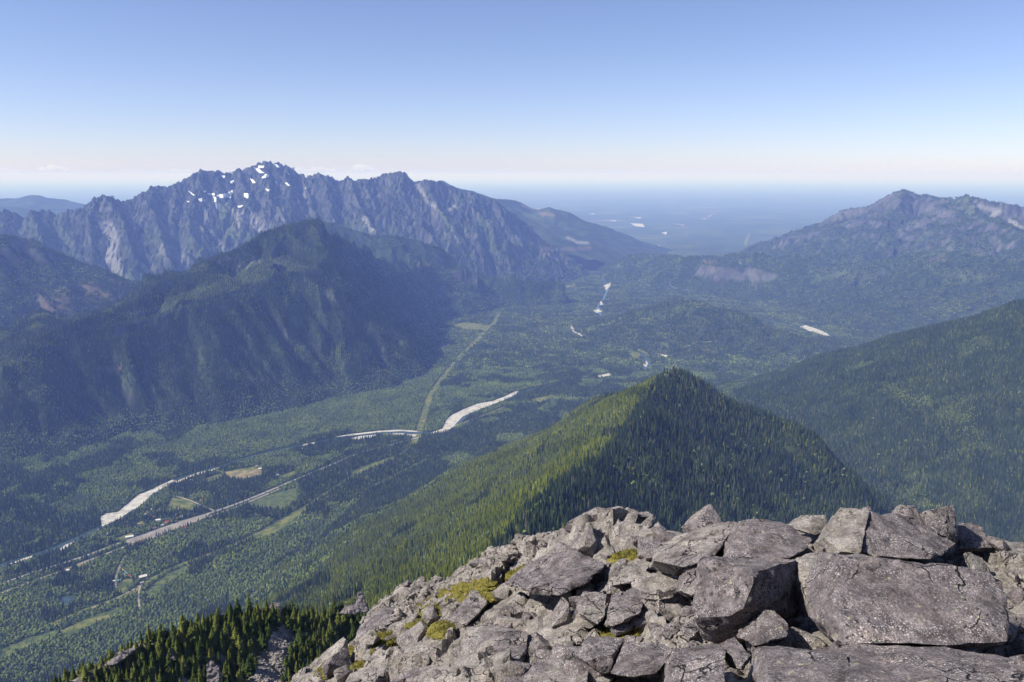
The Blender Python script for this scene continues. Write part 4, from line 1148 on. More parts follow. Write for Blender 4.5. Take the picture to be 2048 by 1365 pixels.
# rock: purple grey weathered skin with pale and dark lichen, tan where freshly broken
m, nt, b = new_mat('lichened_rock', 0.9, 0.25)
geo = N(nt, 'ShaderNodeNewGeometry'); pos = geo.outputs['Position']
oi = N(nt, 'ShaderNodeObjectInfo')
big = noise(nt, pos, 0.9, 5, 0.6); mid = noise(nt, pos, 5.0, 6, 0.65); fine = noise(nt, pos, 38.0, 4, 0.7)
skin = ramp(nt, mid, [(0.30, (0.066, 0.057, 0.059)), (0.48, (0.148, 0.128, 0.130)), (0.66, (0.255, 0.222, 0.220))])
fresh = ramp(nt, mid, [(0.30, (0.135, 0.118, 0.100)), (0.5, (0.25, 0.226, 0.20)), (0.7, (0.37, 0.34, 0.305))])
addn = N(nt, 'ShaderNodeMath', operation='ADD'); nt.links.new(big, addn.inputs[0])
mulr = N(nt, 'ShaderNodeMath', operation='MULTIPLY_ADD'); nt.links.new(oi.outputs['Color'], mulr.inputs[0]); mulr.inputs[1].default_value = 0.44; mulr.inputs[2].default_value = -0.24
nt.links.new(mulr.outputs[0], addn.inputs[1])
col = mixc(nt, ramp(nt, addn.outputs[0], [(0.42, (0, 0, 0)), (0.62, (1, 1, 1))]), skin, fresh)


def spots(scale, thr, soft, warp, seedvec):
    mp = N(nt, 'ShaderNodeVectorMath', operation='ADD'); nt.links.new(pos, mp.inputs[0]); mp.inputs[1].default_value = seedvec
    nz = N(nt, 'ShaderNodeTexNoise'); nz.inputs['Scale'].default_value = scale * 1.7; nz.inputs['Detail'].default_value = 3; nt.links.new(mp.outputs[0], nz.inputs['Vector'])
    mx = N(nt, 'ShaderNodeVectorMath', operation='MULTIPLY_ADD'); nt.links.new(nz.outputs['Color'], mx.inputs[0]); mx.inputs[1].default_value = (warp,) * 3; nt.links.new(mp.outputs[0], mx.inputs[2])
    vo = N(nt, 'ShaderNodeTexVoronoi'); vo.inputs['Scale'].default_value = scale; nt.links.new(mx.outputs[0], vo.inputs['Vector'])
    dist = ramp(nt, vo.outputs['Distance'], [(thr, (1, 1, 1)), (thr + soft, (0, 0, 0))])
    pick = N(nt, 'ShaderNodeSeparateColor'); nt.links.new(vo.outputs['Color'], pick.inputs[0])
    return dist, pick.outputs[0]


def lay(col, sp, share, c, patch=None):
    d, pk = sp
    f = mixc(nt, 1.0, d, ramp(nt, pk, [(share - 0.02, (1, 1, 1)), (share + 0.02, (0, 0, 0))]), 'MULTIPLY')
    if patch is not None: f = mixc(nt, 1.0, f, patch, 'MULTIPLY')
    return mixc(nt, f, col, c)


pt = ramp(nt, noise(nt, pos, 2.2, 4, 0.6), [(0.42, (0.12, 0.12, 0.12)), (0.6, (1, 1, 1))])
pt2 = ramp(nt, noise(nt, pos, 1.3, 4, 0.6), [(0.45, (0.1, 0.1, 0.1)), (0.62, (1, 1, 1))])
col = lay(col, spots(16, 0.30, 0.16, 0.05, (3, 1, 0)), 0.55, (0.042, 0.037, 0.039), pt2)
col = lay(col, spots(34, 0.22, 0.16, 0.03, (0, 5, 2)), 0.62, (0.52, 0.48, 0.475), pt)
col = lay(col, spots(75, 0.24, 0.2, 0.015, (7, 5, 2)), 0.58, (0.50, 0.465, 0.46), pt)
col = lay(col, spots(13, 0.22, 0.08, 0.06, (1, 9, 4)), 0.10, (0.33, 0.34, 0.22))
col = mixc(nt, 1.0, col, ramp(nt, fine, [(0.3, (0.6, 0.6, 0.6)), (0.7, (1.4, 1.4, 1.4))]), 'MULTIPLY')
# stains, rust and hairline cracks
st = noise(nt, pos, 2.6, 6, 0.7)
col = mixc(nt, 1.0, col, ramp(nt, st, [(0.32, (0.50, 0.47, 0.45)), (0.5, (1, 1, 1)), (0.68, (1.25, 1.2, 1.12))]), 'MULTIPLY')
rs = noise(nt, pos, 3.7, 5, 0.65)
col = mixc(nt, ramp(nt, rs, [(0.62, (0, 0, 0)), (0.74, (0.5, 0.5, 0.5))]), col, (0.19, 0.115, 0.07))
wv = N(nt, 'ShaderNodeVectorMath', operation='MULTIPLY_ADD'); nz = N(nt, 'ShaderNodeTexNoise'); nz.inputs['Scale'].default_value = 2.0; nz.inputs['Detail'].default_value = 5
nt.links.new(pos, nz.inputs['Vector']); nt.links.new(nz.outputs['Color'], wv.inputs[0]); wv.inputs[1].default_value = (0.55, 0.55, 0.55); nt.links.new(pos, wv.inputs[2])
cv = N(nt, 'ShaderNodeTexVoronoi', feature='DISTANCE_TO_EDGE'); cv.inputs['Scale'].default_value = 1.7; nt.links.new(wv.outputs[0], cv.inputs['Vector'])
crk = ramp(nt, cv.outputs['Distance'], [(0.004, (1, 1, 1)), (0.016, (0, 0, 0))])
crk = mixc(nt, 1.0, crk, ramp(nt, noise(nt, pos, 1.1, 3), [(0.48, (0, 0, 0)), (0.56, (1, 1, 1))]), 'MULTIPLY')
col = mixc(nt, crk, col, (0.018, 0.016, 0.016))
nt.links.new(col, b.inputs['Base Color'])
bmp = N(nt, 'ShaderNodeBump'); bmp.inputs['Strength'].default_value = 1.0; bmp.inputs['Distance'].default_value = 0.08
hsum = N(nt, 'ShaderNodeMath', operation='MULTIPLY_ADD'); nt.links.new(fine, hsum.inputs[0]); hsum.inputs[1].default_value = 0.35
nt.links.new(noise(nt, pos, 9, 7, 0.7), hsum.inputs[2])
hs2 = N(nt, 'ShaderNodeMath', operation='SUBTRACT'); nt.links.new(hsum.outputs[0], hs2.inputs[0]); nt.links.new(crk, hs2.inputs[1]); nt.links.new(hs2.outputs[0], bmp.inputs['Height'])
nt.links.new(bmp.outputs[0], b.inputs['Normal'])
M['rock'] = m
F = grid_faces(len(xs), len(ys))
Vr = np.stack([X, Y, Zr], -1).reshape(-1, 3)
cen = Vr[F[:, 0]]
px, py, dd = project(cen)
F = F[((px > -900) & (px < 2900)) | (np.hypot(cen[:, 0], cen[:, 1]) < 6)]
u, inv = np.unique(F, return_inverse=True)
me = mesh_np('summit_rock', Vr[u], inv.reshape(F.shape), M['rock'])
me.set_sharp_from_angle(angle=R(40))
tag(link(bpy.data.objects.new('summit_rock', me)), 'broken bedrock of the summit under the boulders', 'ground', kind='structure')

from mathutils import noise as mnoise


def shape_rock(bm, size, seed, edge, amp=1.0, rounds=6, cuts=8, depth=(0.015, 0.06)):
    """knock corners off the hull with flat breaks, split it finely and chip its faces"""
    r = random.Random(seed * 13 + 5)
    off = Vector((seed * 3.17, seed * 1.31, seed * 7.7))
    for _ in range(cuts):
        nrm = Vector((r.gauss(0, 1), r.gauss(0, 1), r.gauss(0, 1))).normalized()
        ds = [v.co.dot(nrm) for v in bm.verts]; hi, lo = max(ds), min(ds)
        d = hi - (hi - lo) * r.uniform(*depth)
        bmesh.ops.bisect_plane(bm, geom=bm.verts[:] + bm.edges[:] + bm.faces[:], plane_co=nrm * d, plane_no=nrm, clear_outer=True)
        bmesh.ops.holes_fill(bm, edges=[e for e in bm.edges if e.is_boundary], sides=0)
    bmesh.ops.triangulate(bm, faces=bm.faces[:])
    for _ in range(rounds):
        long = [e for e in bm.edges if e.calc_length() > edge]
        if not long: break
        bmesh.ops.subdivide_edges(bm, edges=long, cuts=1)
        bmesh.ops.triangulate(bm, faces=[f for f in bm.faces if len(f.verts) > 3])
    bmesh.ops.smooth_vert(bm, verts=bm.verts[:], factor=0.12, use_axis_x=True, use_axis_y=True, use_axis_z=True)
    bm.normal_update()
    sc_ = Vector((1.0, 1.0, 1.9))
    for v in bm.verts:
        p = v.co / size; q = Vector((p.x * sc_.x, p.y * sc_.y, p.z * sc_.z))
        d = 0.05 * mnoise.noise(p * 1.7 + off) + 0.030 * mnoise.fractal(q * 4.0 + off, 0.8, 2.1, 4)
        vo = mnoise.voronoi(q * 3.1 + off)[0]
        d += 0.10 * min(0.22, vo[1] - vo[0]) - 0.015
        # ledges along the bedding
        z = p.z * 7 + 1.5 * mnoise.noise(p * 2 + off); d += 0.012 * (1 if (z - math.floor(z)) > 0.5 else -1) * max(0, mnoise.noise(p * 1.3 - off))
        v.co += v.normal * d * size * amp
    bm.normal_update()


def finish(name, bm, mat, sharp=26):
    me = bpy.data.meshes.new(name); bm.to_mesh(me); bm.free(); me.materials.append(mat)
    me.polygons.foreach_set('use_smooth', [True] * len(me.polygons))
    me.set_sharp_from_angle(angle=R(sharp))
    return me


HEROES = []


def boulder(label, short, pts, back=0.7, down=0.35, cat='boulder', amp=1.0, edge=0.05, grp='boulders on the summit', name='boulder', tone=None):
    P = np.array([at_y(*p) for p in pts])
    c = P.mean(0); ext = P.max(0) - P.min(0); size = float(max(ext[0], ext[2], 0.2))
    bk = np.array([0.0, back, -down])
    # the hidden rear is a little smaller than the front
    Q = c + (P - c) * 0.86 + bk
    bm = bmesh.new()
    for p in np.vstack([P, Q]): bm.verts.new(p - c)
    r = bmesh.ops.convex_hull(bm, input=bm.verts[:])
    junk = list({g for g in r['geom_interior'] + r['geom_unused'] if isinstance(g, bmesh.types.BMVert)})
    bmesh.ops.delete(bm, geom=junk, context='VERTS')
    shape_rock(bm, size, len(HEROES) + 1, max(edge, size * 0.03), amp)
    o = link(bpy.data.objects.new(name, finish(name, bm, M['rock'])))
    o.location = c
    t = tone if tone is not None else (0.15 if pts[0][0] > 1380 else 0.5) + 0.3 * random.Random(label).random()
    if any(w in label for w in ('pale', 'tan ', 'white', 'yellowish')): t = 0.95
    if any(w in label for w in ('dark', 'purple')): t = 0.1
    o.color = (t, t, t, 1)
    tag(o, label, cat, grp)
    HEROES.append((short, c, size))
    return o


boulder('large block boulder with a lit left face and dark right face', 'the two faced block boulder', [(1404, 1123, 8.95), (1506, 1146, 8.35), (1500, 1212, 8.2), (1433, 1113, 9.8), (1591, 1117, 9.4), (1610, 1248, 9.15), (1395, 1233, 8.6), (1457, 1232, 8.3), (1412, 1290, 8.95), (1484, 1285, 8.8)], 0.35, 0.2, amp=0.7)
boulder('largest slab boulder, speckled purple grey, filling the right side', 'the largest slab boulder', [(1677, 1107, 8.25), (1839, 1130, 7.95), (1998, 1150, 7.85), (1661, 1235, 7.35), (1674, 1281, 7.0), (1887, 1291, 6.85), (2010, 1282, 6.95), (2012, 1190, 7.6), (1695, 1306, 7.45), (1880, 1313, 7.35)], 0.9, 0.3, amp=0.6)
boulder('pale streaked slab leaning at the crest behind the largest boulder', 'the pale leaning slab', [(1685, 1013, 11.2), (1700, 1015, 11.1), (1738, 1022, 10.9), (1645, 1075, 10.7), (1682, 1104, 10.2), (1722, 1107, 9.95)], 0.5, 0.4, amp=0.5)
boulder('sloping purple slab on the crest right of the pale slab', 'the sloping purple slab', [(1726, 1024, 10.9), (1741, 1027, 11.0), (1850, 1033, 11.4), (1927, 1088, 11.0), (1866, 1118, 9.95), (1724, 1117, 9.9), (1810, 1046, 11.2)], 0.7, 0.4, amp=0.6)
boulder('upright stubby rock on the right crest', 'the stubby crest rock', [(1797, 1010, 11.5), (1830, 1008, 11.6), (1846, 1030, 11.4), (1842, 1058, 11.2), (1800, 1056, 11.2)], 0.35, 0.3)
boulder('wedge rock tilted against the sky of trees on the right crest', 'the tilted wedge rock', [(1849, 1022, 11.3), (1908, 1008, 11.4), (1916, 1052, 11.2), (1914, 1082, 11.0), (1878, 1070, 10.95), (1852, 1046, 11.1)], 0.5, 0.3)
boulder('rounded grey rock at the right end of the crest', 'the rounded end rock', [(1922, 1050, 11.7), (1946, 1045, 11.9), (1968, 1058, 11.8), (1984, 1096, 11.4), (1922, 1096, 11.2)], 0.4, 0.4)
boulder('small dark rock perched on top of the pale slab', 'the perched dark rock', [(1720, 1022, 11.05), (1736, 1012, 11.1), (1743, 1015, 11.1), (1740, 1027, 10.95)], 0.2, 0.12)
boulder('long slab along the bottom edge, left of the largest boulder foot', 'the bottom slab', [(1528, 1302, 6.9), (1600, 1300, 7.0), (1696, 1308, 6.7), (1700, 1420, 5.6), (1550, 1420, 5.7)], 0.6, 0.3, amp=0.5)
boulder('long flat slab along the bottom right corner', 'the corner slab', [(1697, 1306, 6.75), (1887, 1316, 6.5), (2060, 1330, 6.3), (2140, 1420, 5.4), (1700, 1420, 5.5)], 0.7, 0.25, amp=0.5)
boulder('tilted block resting in front of the two faced boulder', 'the tilted block', [(1487, 1283, 7.9), (1530, 1217, 8.3), (1549, 1220, 8.3), (1576, 1246, 8.1), (1573, 1273, 7.8), (1510, 1292, 7.6)], 0.4, 0.2)
boulder('narrow slab leaning down to the bottom edge', 'the narrow leaning slab', [(1440, 1287, 7.6), (1470, 1275, 7.7), (1506, 1318, 7.2), (1492, 1342, 7.0), (1478, 1336, 7.1)], 0.3, 0.2)
boulder('square dark topped boulder at the bottom edge', 'the square bottom boulder', [(1343, 1300, 7.7), (1440, 1287, 7.6), (1451, 1310, 7.2), (1445, 1410, 6.4), (1340, 1410, 6.7), (1362, 1335, 7.2)], 0.5, 0.3, amp=0.6)
boulder('tan slab wedged between the block boulder and the largest slab', 'the wedged tan slab', [(1594, 1116, 9.5), (1640, 1101, 9.8), (1672, 1126, 9.4), (1652, 1140, 9.1), (1648, 1206, 8.7), (1626, 1247, 8.5), (1602, 1165, 9.0)], 0.5, 0.3, amp=0.6)
boulder('broad humped boulder on the crest above the block boulder', 'the humped crest boulder', [(1481, 1041, 12.0), (1555, 1042, 12.2), (1578, 1056, 11.9), (1626, 1080, 11.2), (1610, 1102, 10.7), (1580, 1116, 10.3), (1555, 1111, 10.4), (1456, 1114, 10.5), (1500, 1054, 11.6)], 0.8, 0.5, amp=0.7)
boulder('wide slab left of the humped crest boulder', 'the wide crest slab', [(1324, 1084, 13.1), (1399, 1060, 13.0), (1455, 1041, 12.9), (1480, 1045, 12.6), (1428, 1112, 11.4), (1404, 1124, 11.1), (1368, 1136, 11.2), (1310, 1122, 12.0)], 0.9, 0.6, amp=0.7)
boulder('rounded brown rock on the crest left of the pale slab', 'the rounded brown rock', [(1588, 1058, 12.2), (1624, 1031, 12.5), (1650, 1033, 12.5), (1662, 1056, 12.2), (1632, 1070, 11.9)], 0.5, 0.2)
boulder('big rounded outcrop forming the left knoll of the crest', 'the left knoll', [(1092, 1092, 18.6), (1138, 1042, 18.6), (1185, 1022, 18.4), (1236, 1015, 18.2), (1300, 1036, 17.6), (1334, 1064, 16.6), (1318, 1088, 15.6), (1280, 1104, 15.0), (1215, 1112, 15.0), (1130, 1112, 16.6)], 1.6, 1.2, amp=0.8, edge=0.11)
boulder('upright tan block near the top of the left knoll', 'the upright knoll block', [(1244, 1048, 16.9), (1256, 1015, 17.3), (1279, 1024, 17.2), (1268, 1054, 16.7)], 0.5, 0.2)
boulder('striped slab leaning on the right shoulder of the knoll', 'the striped knoll slab', [(1282, 1052, 16.5), (1306, 1028, 16.9), (1314, 1034, 16.9), (1298, 1058, 16.4)], 0.4, 0.2)
boulder('yellowish triangular block low on the right of the knoll', 'the yellowish knoll block', [(1304, 1068, 16.0), (1316, 1045, 16.3), (1333, 1058, 16.2), (1326, 1072, 15.9)], 0.4, 0.2)
boulder('flat thin slab lying on the very top of the knoll', 'the knoll cap slab', [(1266, 1025, 17.6), (1298, 1024, 17.6), (1306, 1033, 17.2), (1276, 1034, 17.1)], 0.5, 0.25)
boulder('white block near the left top of the knoll', 'the white knoll block', [(1196, 1048, 17.1), (1206, 1030, 17.4), (1222, 1036, 17.3), (1212, 1052, 17.0)], 0.4, 0.2)
boulder('waisted upright block at the right foot of the knoll', 'the waisted block', [(1281, 1072, 15.0), (1322, 1080, 14.8), (1317, 1110, 14.3), (1300, 1121, 14.1), (1280, 1110, 14.3)], 0.5, 0.3)
boulder('broad outcrop with a dark overhang below the knoll', 'the overhanging outcrop', [(1002, 1165, 15.4), (1052, 1133, 16.0), (1078, 1119, 16.0), (1115, 1114, 15.6), (1156, 1107, 15.4), (1190, 1116, 15.0), (1216, 1132, 14.4), (1172, 1158, 13.5), (1150, 1180, 13.0), (1122, 1196, 12.7), (1088, 1194, 12.9), (1070, 1182, 13.2)], 0.8, 0.3, amp=0.8, edge=0.1)
boulder('pointed flat slab right of the overhanging outcrop', 'the pointed slab', [(1228, 1170, 12.6), (1246, 1135, 13.2), (1290, 1117, 13.6), (1299, 1130, 13.2), (1286, 1162, 12.5)], 0.5, 0.3)
boulder('slab with a white quartz streak in mid slope', 'the quartz streaked slab', [(1290, 1143, 12.8), (1349, 1153, 12.3), (1361, 1176, 11.7), (1349, 1196, 11.3), (1318, 1206, 11.2), (1281, 1194, 11.6)], 0.6, 0.3)
boulder('layered upright block left of the block boulder', 'the layered block', [(1362, 1182, 10.9), (1375, 1135, 11.4), (1396, 1120, 11.4), (1402, 1182, 10.7), (1390, 1195, 10.6)], 0.5, 0.3)
boulder('greenish split block in the rubble below the outcrop', 'the greenish split block', [(1152, 1207, 12.0), (1168, 1183, 12.4), (1214, 1186, 12.2), (1210, 1236, 11.3), (1196, 1247, 11.2), (1160, 1227, 11.5)], 0.4, 0.3)
boulder('steep smooth slab right of the greenish block', 'the steep smooth slab', [(1212, 1250, 11.0), (1224, 1190, 11.9), (1270, 1175, 12.1), (1288, 1192, 11.8), (1282, 1226, 11.1), (1256, 1242, 10.8), (1228, 1252, 10.8)], 0.6, 0.4)
boulder('dark fronted block in the middle of the lower slope', 'the dark fronted block', [(1148, 1312, 9.6), (1180, 1272, 10.2), (1247, 1280, 9.9), (1224, 1312, 9.2), (1217, 1352, 9.1), (1168, 1320, 9.1)], 0.4, 0.2)
boulder('pale layered slab right of the dark fronted block', 'the pale layered slab', [(1220, 1348, 8.8), (1252, 1284, 9.7), (1330, 1289, 9.4), (1346, 1305, 9.1), (1312, 1348, 8.4), (1266, 1354, 8.4)], 0.6, 0.4, amp=0.7)
boulder('low slab at the bottom edge in the centre', 'the low centre slab', [(1048, 1356, 9.6), (1072, 1324, 10.1), (1122, 1314, 10.0), (1178, 1336, 9.3), (1160, 1420, 8.2), (1050, 1420, 8.6)], 0.6, 0.4, amp=0.7)
boulder('cracked square block beside the deep black hole', 'the cracked square block', [(918, 1316, 12.3), (920, 1296, 12.5), (934, 1256, 13.0), (990, 1250, 12.7), (1058, 1267, 12.2), (1048, 1324, 11.2), (991, 1329, 11.2)], 0.8, 0.4, amp=0.7)
boulder('small box shaped rock under the cracked block', 'the box shaped rock', [(1000, 1333, 10.5), (1030, 1327, 10.7), (1063, 1332, 10.4), (1052, 1364, 9.9), (1003, 1366, 9.9)], 0.4, 0.2)
boulder('pointed grey slab standing among the moss', 'the pointed moss slab', [(902, 1237, 15.0), (944, 1180, 16.2), (955, 1179, 16.2), (976, 1205, 15.6), (960, 1222, 15.2), (932, 1254, 14.5)], 0.6, 0.4)
boulder('steep dark slab at the left edge of the rock heap', 'the steep left slab', [(706, 1312, 19.4), (711, 1266, 20.6), (750, 1221, 21.8), (790, 1215, 21.2), (782, 1262, 19.2), (746, 1312, 18.0)], 1.0, 0.8, amp=0.8, edge=0.12)
boulder('big purple slab in the lower left corner of the heap', 'the lower left slab', [(610, 1372, 16.8), (642, 1318, 18.0), (672, 1300, 18.2), (702, 1320, 17.0), (712, 1420, 13.6), (610, 1420, 14.6)], 1.0, 0.8, amp=0.8, edge=0.12)
boulder('smooth purple slab next to the lower left corner', 'the smooth purple slab', [(718, 1346, 15.6), (745, 1311, 16.6), (800, 1298, 16.2), (820, 1306, 15.6), (818, 1345, 14.2), (800, 1420, 12.4), (716, 1420, 13.2)], 0.9, 0.6, amp=0.7, edge=0.11)
boulder('grey slab between the purple slab and the square block', 'the grey lower slab', [(806, 1332, 14.4), (850, 1310, 14.8), (884, 1330, 13.8), (862, 1420, 11.6), (796, 1420, 12.3)], 0.7, 0.4, amp=0.7)
boulder('dark leaning pinnacle on the left skyline of the heap', 'the dark pinnacle', [(814, 1192, 25.5), (827, 1166, 25.8), (834, 1164, 25.8), (833, 1178, 25.6), (826, 1194, 25.2)], 0.5, 0.3)
boulder('short slab beside the leaning pinnacle', 'the pinnacle slab', [(834, 1170, 25.4), (846, 1158, 25.6), (849, 1163, 25.6), (842, 1175, 25.2)], 0.4, 0.2)
boulder('dark round boulder on the left skyline', 'the dark round boulder', [(758, 1246, 19.6), (768, 1220, 20.2), (784, 1226, 20.0), (786, 1246, 19.4), (772, 1256, 19.2)], 0.5, 0.2)

# smaller loose rocks: a few shapes, each rock a thing of its own
def rock_mesh(name, seed):
    r = random.Random(seed); bm = bmesh.new()
    sx, sy, sz = r.uniform(.8, 1.2), r.uniform(.6, 1.0), r.uniform(.4, .75)
    for _ in range(13):
        p = Vector((r.uniform(-1, 1), r.uniform(-1, 1), r.uniform(-1, 1)))
        q = max(abs(p.x), abs(p.y), abs(p.z)); p = p / q * r.uniform(0.75, 1)
        bm.verts.new((p.x * sx * .5, p.y * sy * .5, p.z * sz * .5))
    rr = bmesh.ops.convex_hull(bm, input=bm.verts[:])
    bmesh.ops.delete(bm, geom=list({g for g in rr['geom_interior'] + rr['geom_unused'] if isinstance(g, bmesh.types.BMVert)}), context='VERTS')
    shape_rock(bm, 1.0, seed, 0.22, 0.8, 2, 6, (0.03, 0.12))
    return finish(name, bm, M['rock'])


RM = [rock_mesh('rock', 500 + i) for i in range(14)]
rr_ = random.Random(5)
placed = 0; tries = 0
hc = np.array([h_[1] for h_ in HEROES])
names_size = ((0.26, 'small'), (0.42, 'middling'), (9, 'large'))
while placed < 262 and tries < 4000:
    tries += 1
    px = rr_.uniform(640, 2060); py = rr_.uniform(1030, 1372)
    p = hit(hR, np.array([px]), np.array([py]), 4.5, 34., 0.25)[0]
    if not np.isfinite(p[0]): continue
    s = min(0.75, 0.17 + rr_.expovariate(7.0)) * (0.75 + 0.03 * p[1])
    o = link(bpy.data.objects.new('rock', RM[placed % len(RM)]))
    o.location = p + np.array([0, 0, s * 0.10]); o.scale = (s, s, s)
    o.rotation_euler = (rr_.gauss(0, .35), rr_.gauss(0, .35), rr_.uniform(0, 6.28))
    t = rr_.uniform(0.1, 0.9); o.color = (t, t, t, 1)
    i = int(np.argmin(((hc - p) ** 2).sum(1)))
    sz = [n for lim, n in names_size if s < lim][0]
    tag(o, '%s angular grey rock lying beside %s' % (sz, HEROES[i][0]), 'rock', '%s loose rocks beside %s' % (sz, HEROES[i][0]))
    placed += 1

# rubble filling the gaps
RUB = bpy.data.collections.new('rubble_kinds')
for i in range(6): RUB.objects.link(bpy.data.objects.new('rubble_kind_%d' % i, RM[i]))
GN_RUB = scatter_tree(RUB)
n = 17000
X = rng.uniform(-13, 9.5, n * 3); Y = rng.uniform(4.2, 27, n * 3)
keep = fbm(X / 1.6, Y / 1.6, 44, 3) > -0.12
X, Y = X[keep], Y[keep]
P = np.stack([X, Y, samp(hR, X, Y)], -1)
P = P[in_view(P, 60, 60)][:n]
P[:, 2] += 0.01
sz = 0.05 + rng.exponential(0.075, len(P)); sz = np.minimum(sz, 0.34)
ob = scatter('rubble', P, rng.integers(0, 6, len(P)), sz, GN_RUB, 'small broken stones filling the gaps between the boulders', 'rubble')
tu = rng.normal(0, 0.5, (len(P), 3)).astype(np.float32); tu[:, 2] = rng.random(len(P)) * 6.28
ob.data.attributes['turn'].data.foreach_set('vector', tu.ravel())

# yellow green moss and heather cushions
m, nt, b = new_mat('moss', 0.95, 0.1)
pos = N(nt, 'ShaderNodeNewGeometry').outputs['Position']
nt.links.new(ramp(nt, noise(nt, pos, 7, 4, 0.6), [(0.3, (0.055, 0.05, 0.018)), (0.5, (0.125, 0.112, 0.026)), (0.68, (0.20, 0.165, 0.042))]), b.inputs['Base Color'])
M['moss'] = m
MOSS = [([(876, 1204), (884, 1180), (930, 1166), (980, 1158), (984, 1185), (960, 1192), (925, 1200), (900, 1206)], 'largest yellow green moss patch below the left crest', 330), ([(838, 1222), (846, 1200), (870, 1196), (890, 1208), (880, 1224), (860, 1230)], 'moss patch left of the pointed moss slab', 170),
    ([(818, 1270), (830, 1248), (843, 1232), (848, 1244), (843, 1262), (836, 1276)], 'bright moss strip running down the left slope', 120), ([(1010, 1152), (1030, 1142), (1064, 1131), (1066, 1137), (1040, 1148), (1016, 1156)], 'thin moss strip above the overhanging outcrop', 130),
    ([(1228, 1116), (1245, 1108), (1280, 1102), (1278, 1112), (1250, 1126), (1236, 1124)], 'moss cushion at the right foot of the knoll', 150), ([(1196, 1276), (1210, 1262), (1240, 1256), (1272, 1266), (1278, 1276)], 'olive heather cushion above the dark fronted block', 260),
    ([(668, 1314), (676, 1302), (705, 1296), (706, 1308), (690, 1318)], 'olive moss tuft on the lower left skyline', 100), ([(746, 1302), (758, 1270), (780, 1266), (784, 1276), (766, 1294)], 'heather strip beside the steep left slab', 150),
    ([(640, 1345), (652, 1328), (668, 1322), (672, 1334), (655, 1350)], 'dull moss strip low on the left edge of the heap', 70), ([(860, 1262), (880, 1246), (898, 1250), (890, 1264), (870, 1270)], 'olive moss patch under the pointed moss slab', 90), ([(930, 1188), (960, 1182), (990, 1190), (975, 1200), (945, 1202)], 'yellow moss at the lower edge of the largest patch', 110),
    ([(702, 1336), (712, 1326), (730, 1326), (726, 1338)], 'small bright moss tuft between the lower left slabs', 70), ([(1536, 1044), (1548, 1040), (1564, 1043), (1556, 1047)], 'tiny moss spot on the humped crest boulder', 50)]
for poly, lb, n in MOSS:
    poly = np.array(poly, float)
    # area on the slope from photo pixels
    qx = rng.uniform(poly[:, 0].min(), poly[:, 0].max(), n * 5); qy = rng.uniform(poly[:, 1].min(), poly[:, 1].max(), n * 5)
    k = in_poly(qx + rng.normal(0, 2, qx.size), qy + rng.normal(0, 1.5, qx.size), poly) & (fbm(qx / 16, qy / 9, 12, 3) > -0.28)
    H = hit(hR, qx[k], qy[k], 5, 34, 0.25); H = H[np.isfinite(H[:, 0])][:n]
    if not len(H): continue
    c = H.mean(0); V = []; F = []
    r = random.Random(n)
    for p in H - c:
        # cushion: a low dome with blades standing out of it
        a0 = r.random() * 6.28; w = r.uniform(.08, .20); hgt = r.uniform(.03, .065); k0 = len(V)
        V.append((p[0], p[1], p[2] + hgt))
        for j in range(6): V.append((p[0] + w * r.uniform(.7, 1.2) * math.cos(a0 + j * 1.047), p[1] + w * r.uniform(.7, 1.2) * math.sin(a0 + j * 1.047), p[2] - .03))
        for j in range(6): F.append((k0, k0 + 1 + j, k0 + 1 + (j + 1) % 6))
        for _ in range(10):
            a = r.random() * 6.28; q = r.uniform(0, w); L = r.uniform(.02, .06); lean = r.uniform(0, .5)
            bx, by, bz = p[0] + q * math.cos(a), p[1] + q * math.sin(a), p[2] + hgt * (1 - q / w) * .8
            t = r.random() * 6.28; ww = .008; k0 = len(V)
            V += [(bx - ww * math.cos(t), by - ww * math.sin(t), bz - .02), (bx + ww * math.cos(t), by + ww * math.sin(t), bz - .02), (bx + lean * L * math.cos(a), by + lean * L * math.sin(a), bz + L)]
            F.append((k0, k0 + 1, k0 + 2))
    me = bpy.data.meshes.new('moss_patch'); me.from_pydata(V, [], F); me.materials.append(M['moss'])
    o = link(bpy.data.objects.new('moss_patch', me)); o.location = c
    tag(o, lb, 'moss', 'moss and heather cushions on the rocks')

# ------------------------------------------------------------------ the rocky shoulder with its firs
hS = build_hf([(P_sh, 0.62, 0.62, 50.)], -230., 10., 170., 400., 0.8, spur=(26., 4.0), rough=(18., 5.0), crest=0.35, seed=131, sink=0, low=-420.)
px, py, _ = project(np.stack([hS.X, hS.Y, hS.Z], -1))
nS = fbm(hS.X / 9, hS.Y / 9, 3, 5, 0.6); nS2 = fbm(hS.X / 2.5, hS.Y / 2.5, 13, 4, 0.6)
CS = lerp((0.030, 0.034, 0.012), (0.075, 0.078, 0.026), sstep(-0.25, 0.35, nS))
CS = lerp(CS, (0.10, 0.07, 0.045), sstep(0.2, 0.5, fbm(hS.X / 6, hS.Y / 6, 23, 4)))
SCREE = [(565, 1252), (590, 1262), (592, 1285), (575, 1320), (560, 1400), (470, 1400), (510, 1340), (535, 1300), (540, 1275)]
CRESTR = [(90, 1400), (150, 1358), (205, 1332), (240, 1306), (300, 1280), (308, 1286), (262, 1304), (225, 1330), (165, 1368), (120, 1400)]
rk = np.maximum(in_poly(px + 8 * nS2, py + 8 * nS2, SCREE), in_poly(px + 8 * nS2, py + 8 * nS2, CRESTR)).astype(float)
rk = np.maximum(rk, sstep(0.95, 1.35, hS.slope + 0.3 * nS2))
CS = lerp(CS, lerp((0.10, 0.092, 0.09), (0.25, 0.225, 0.21), sstep(-0.4, 0.4, nS2)), rk)
shoulder_mat = mat_vcol('shoulder_ground', 0.95, 0.35, 0.9)
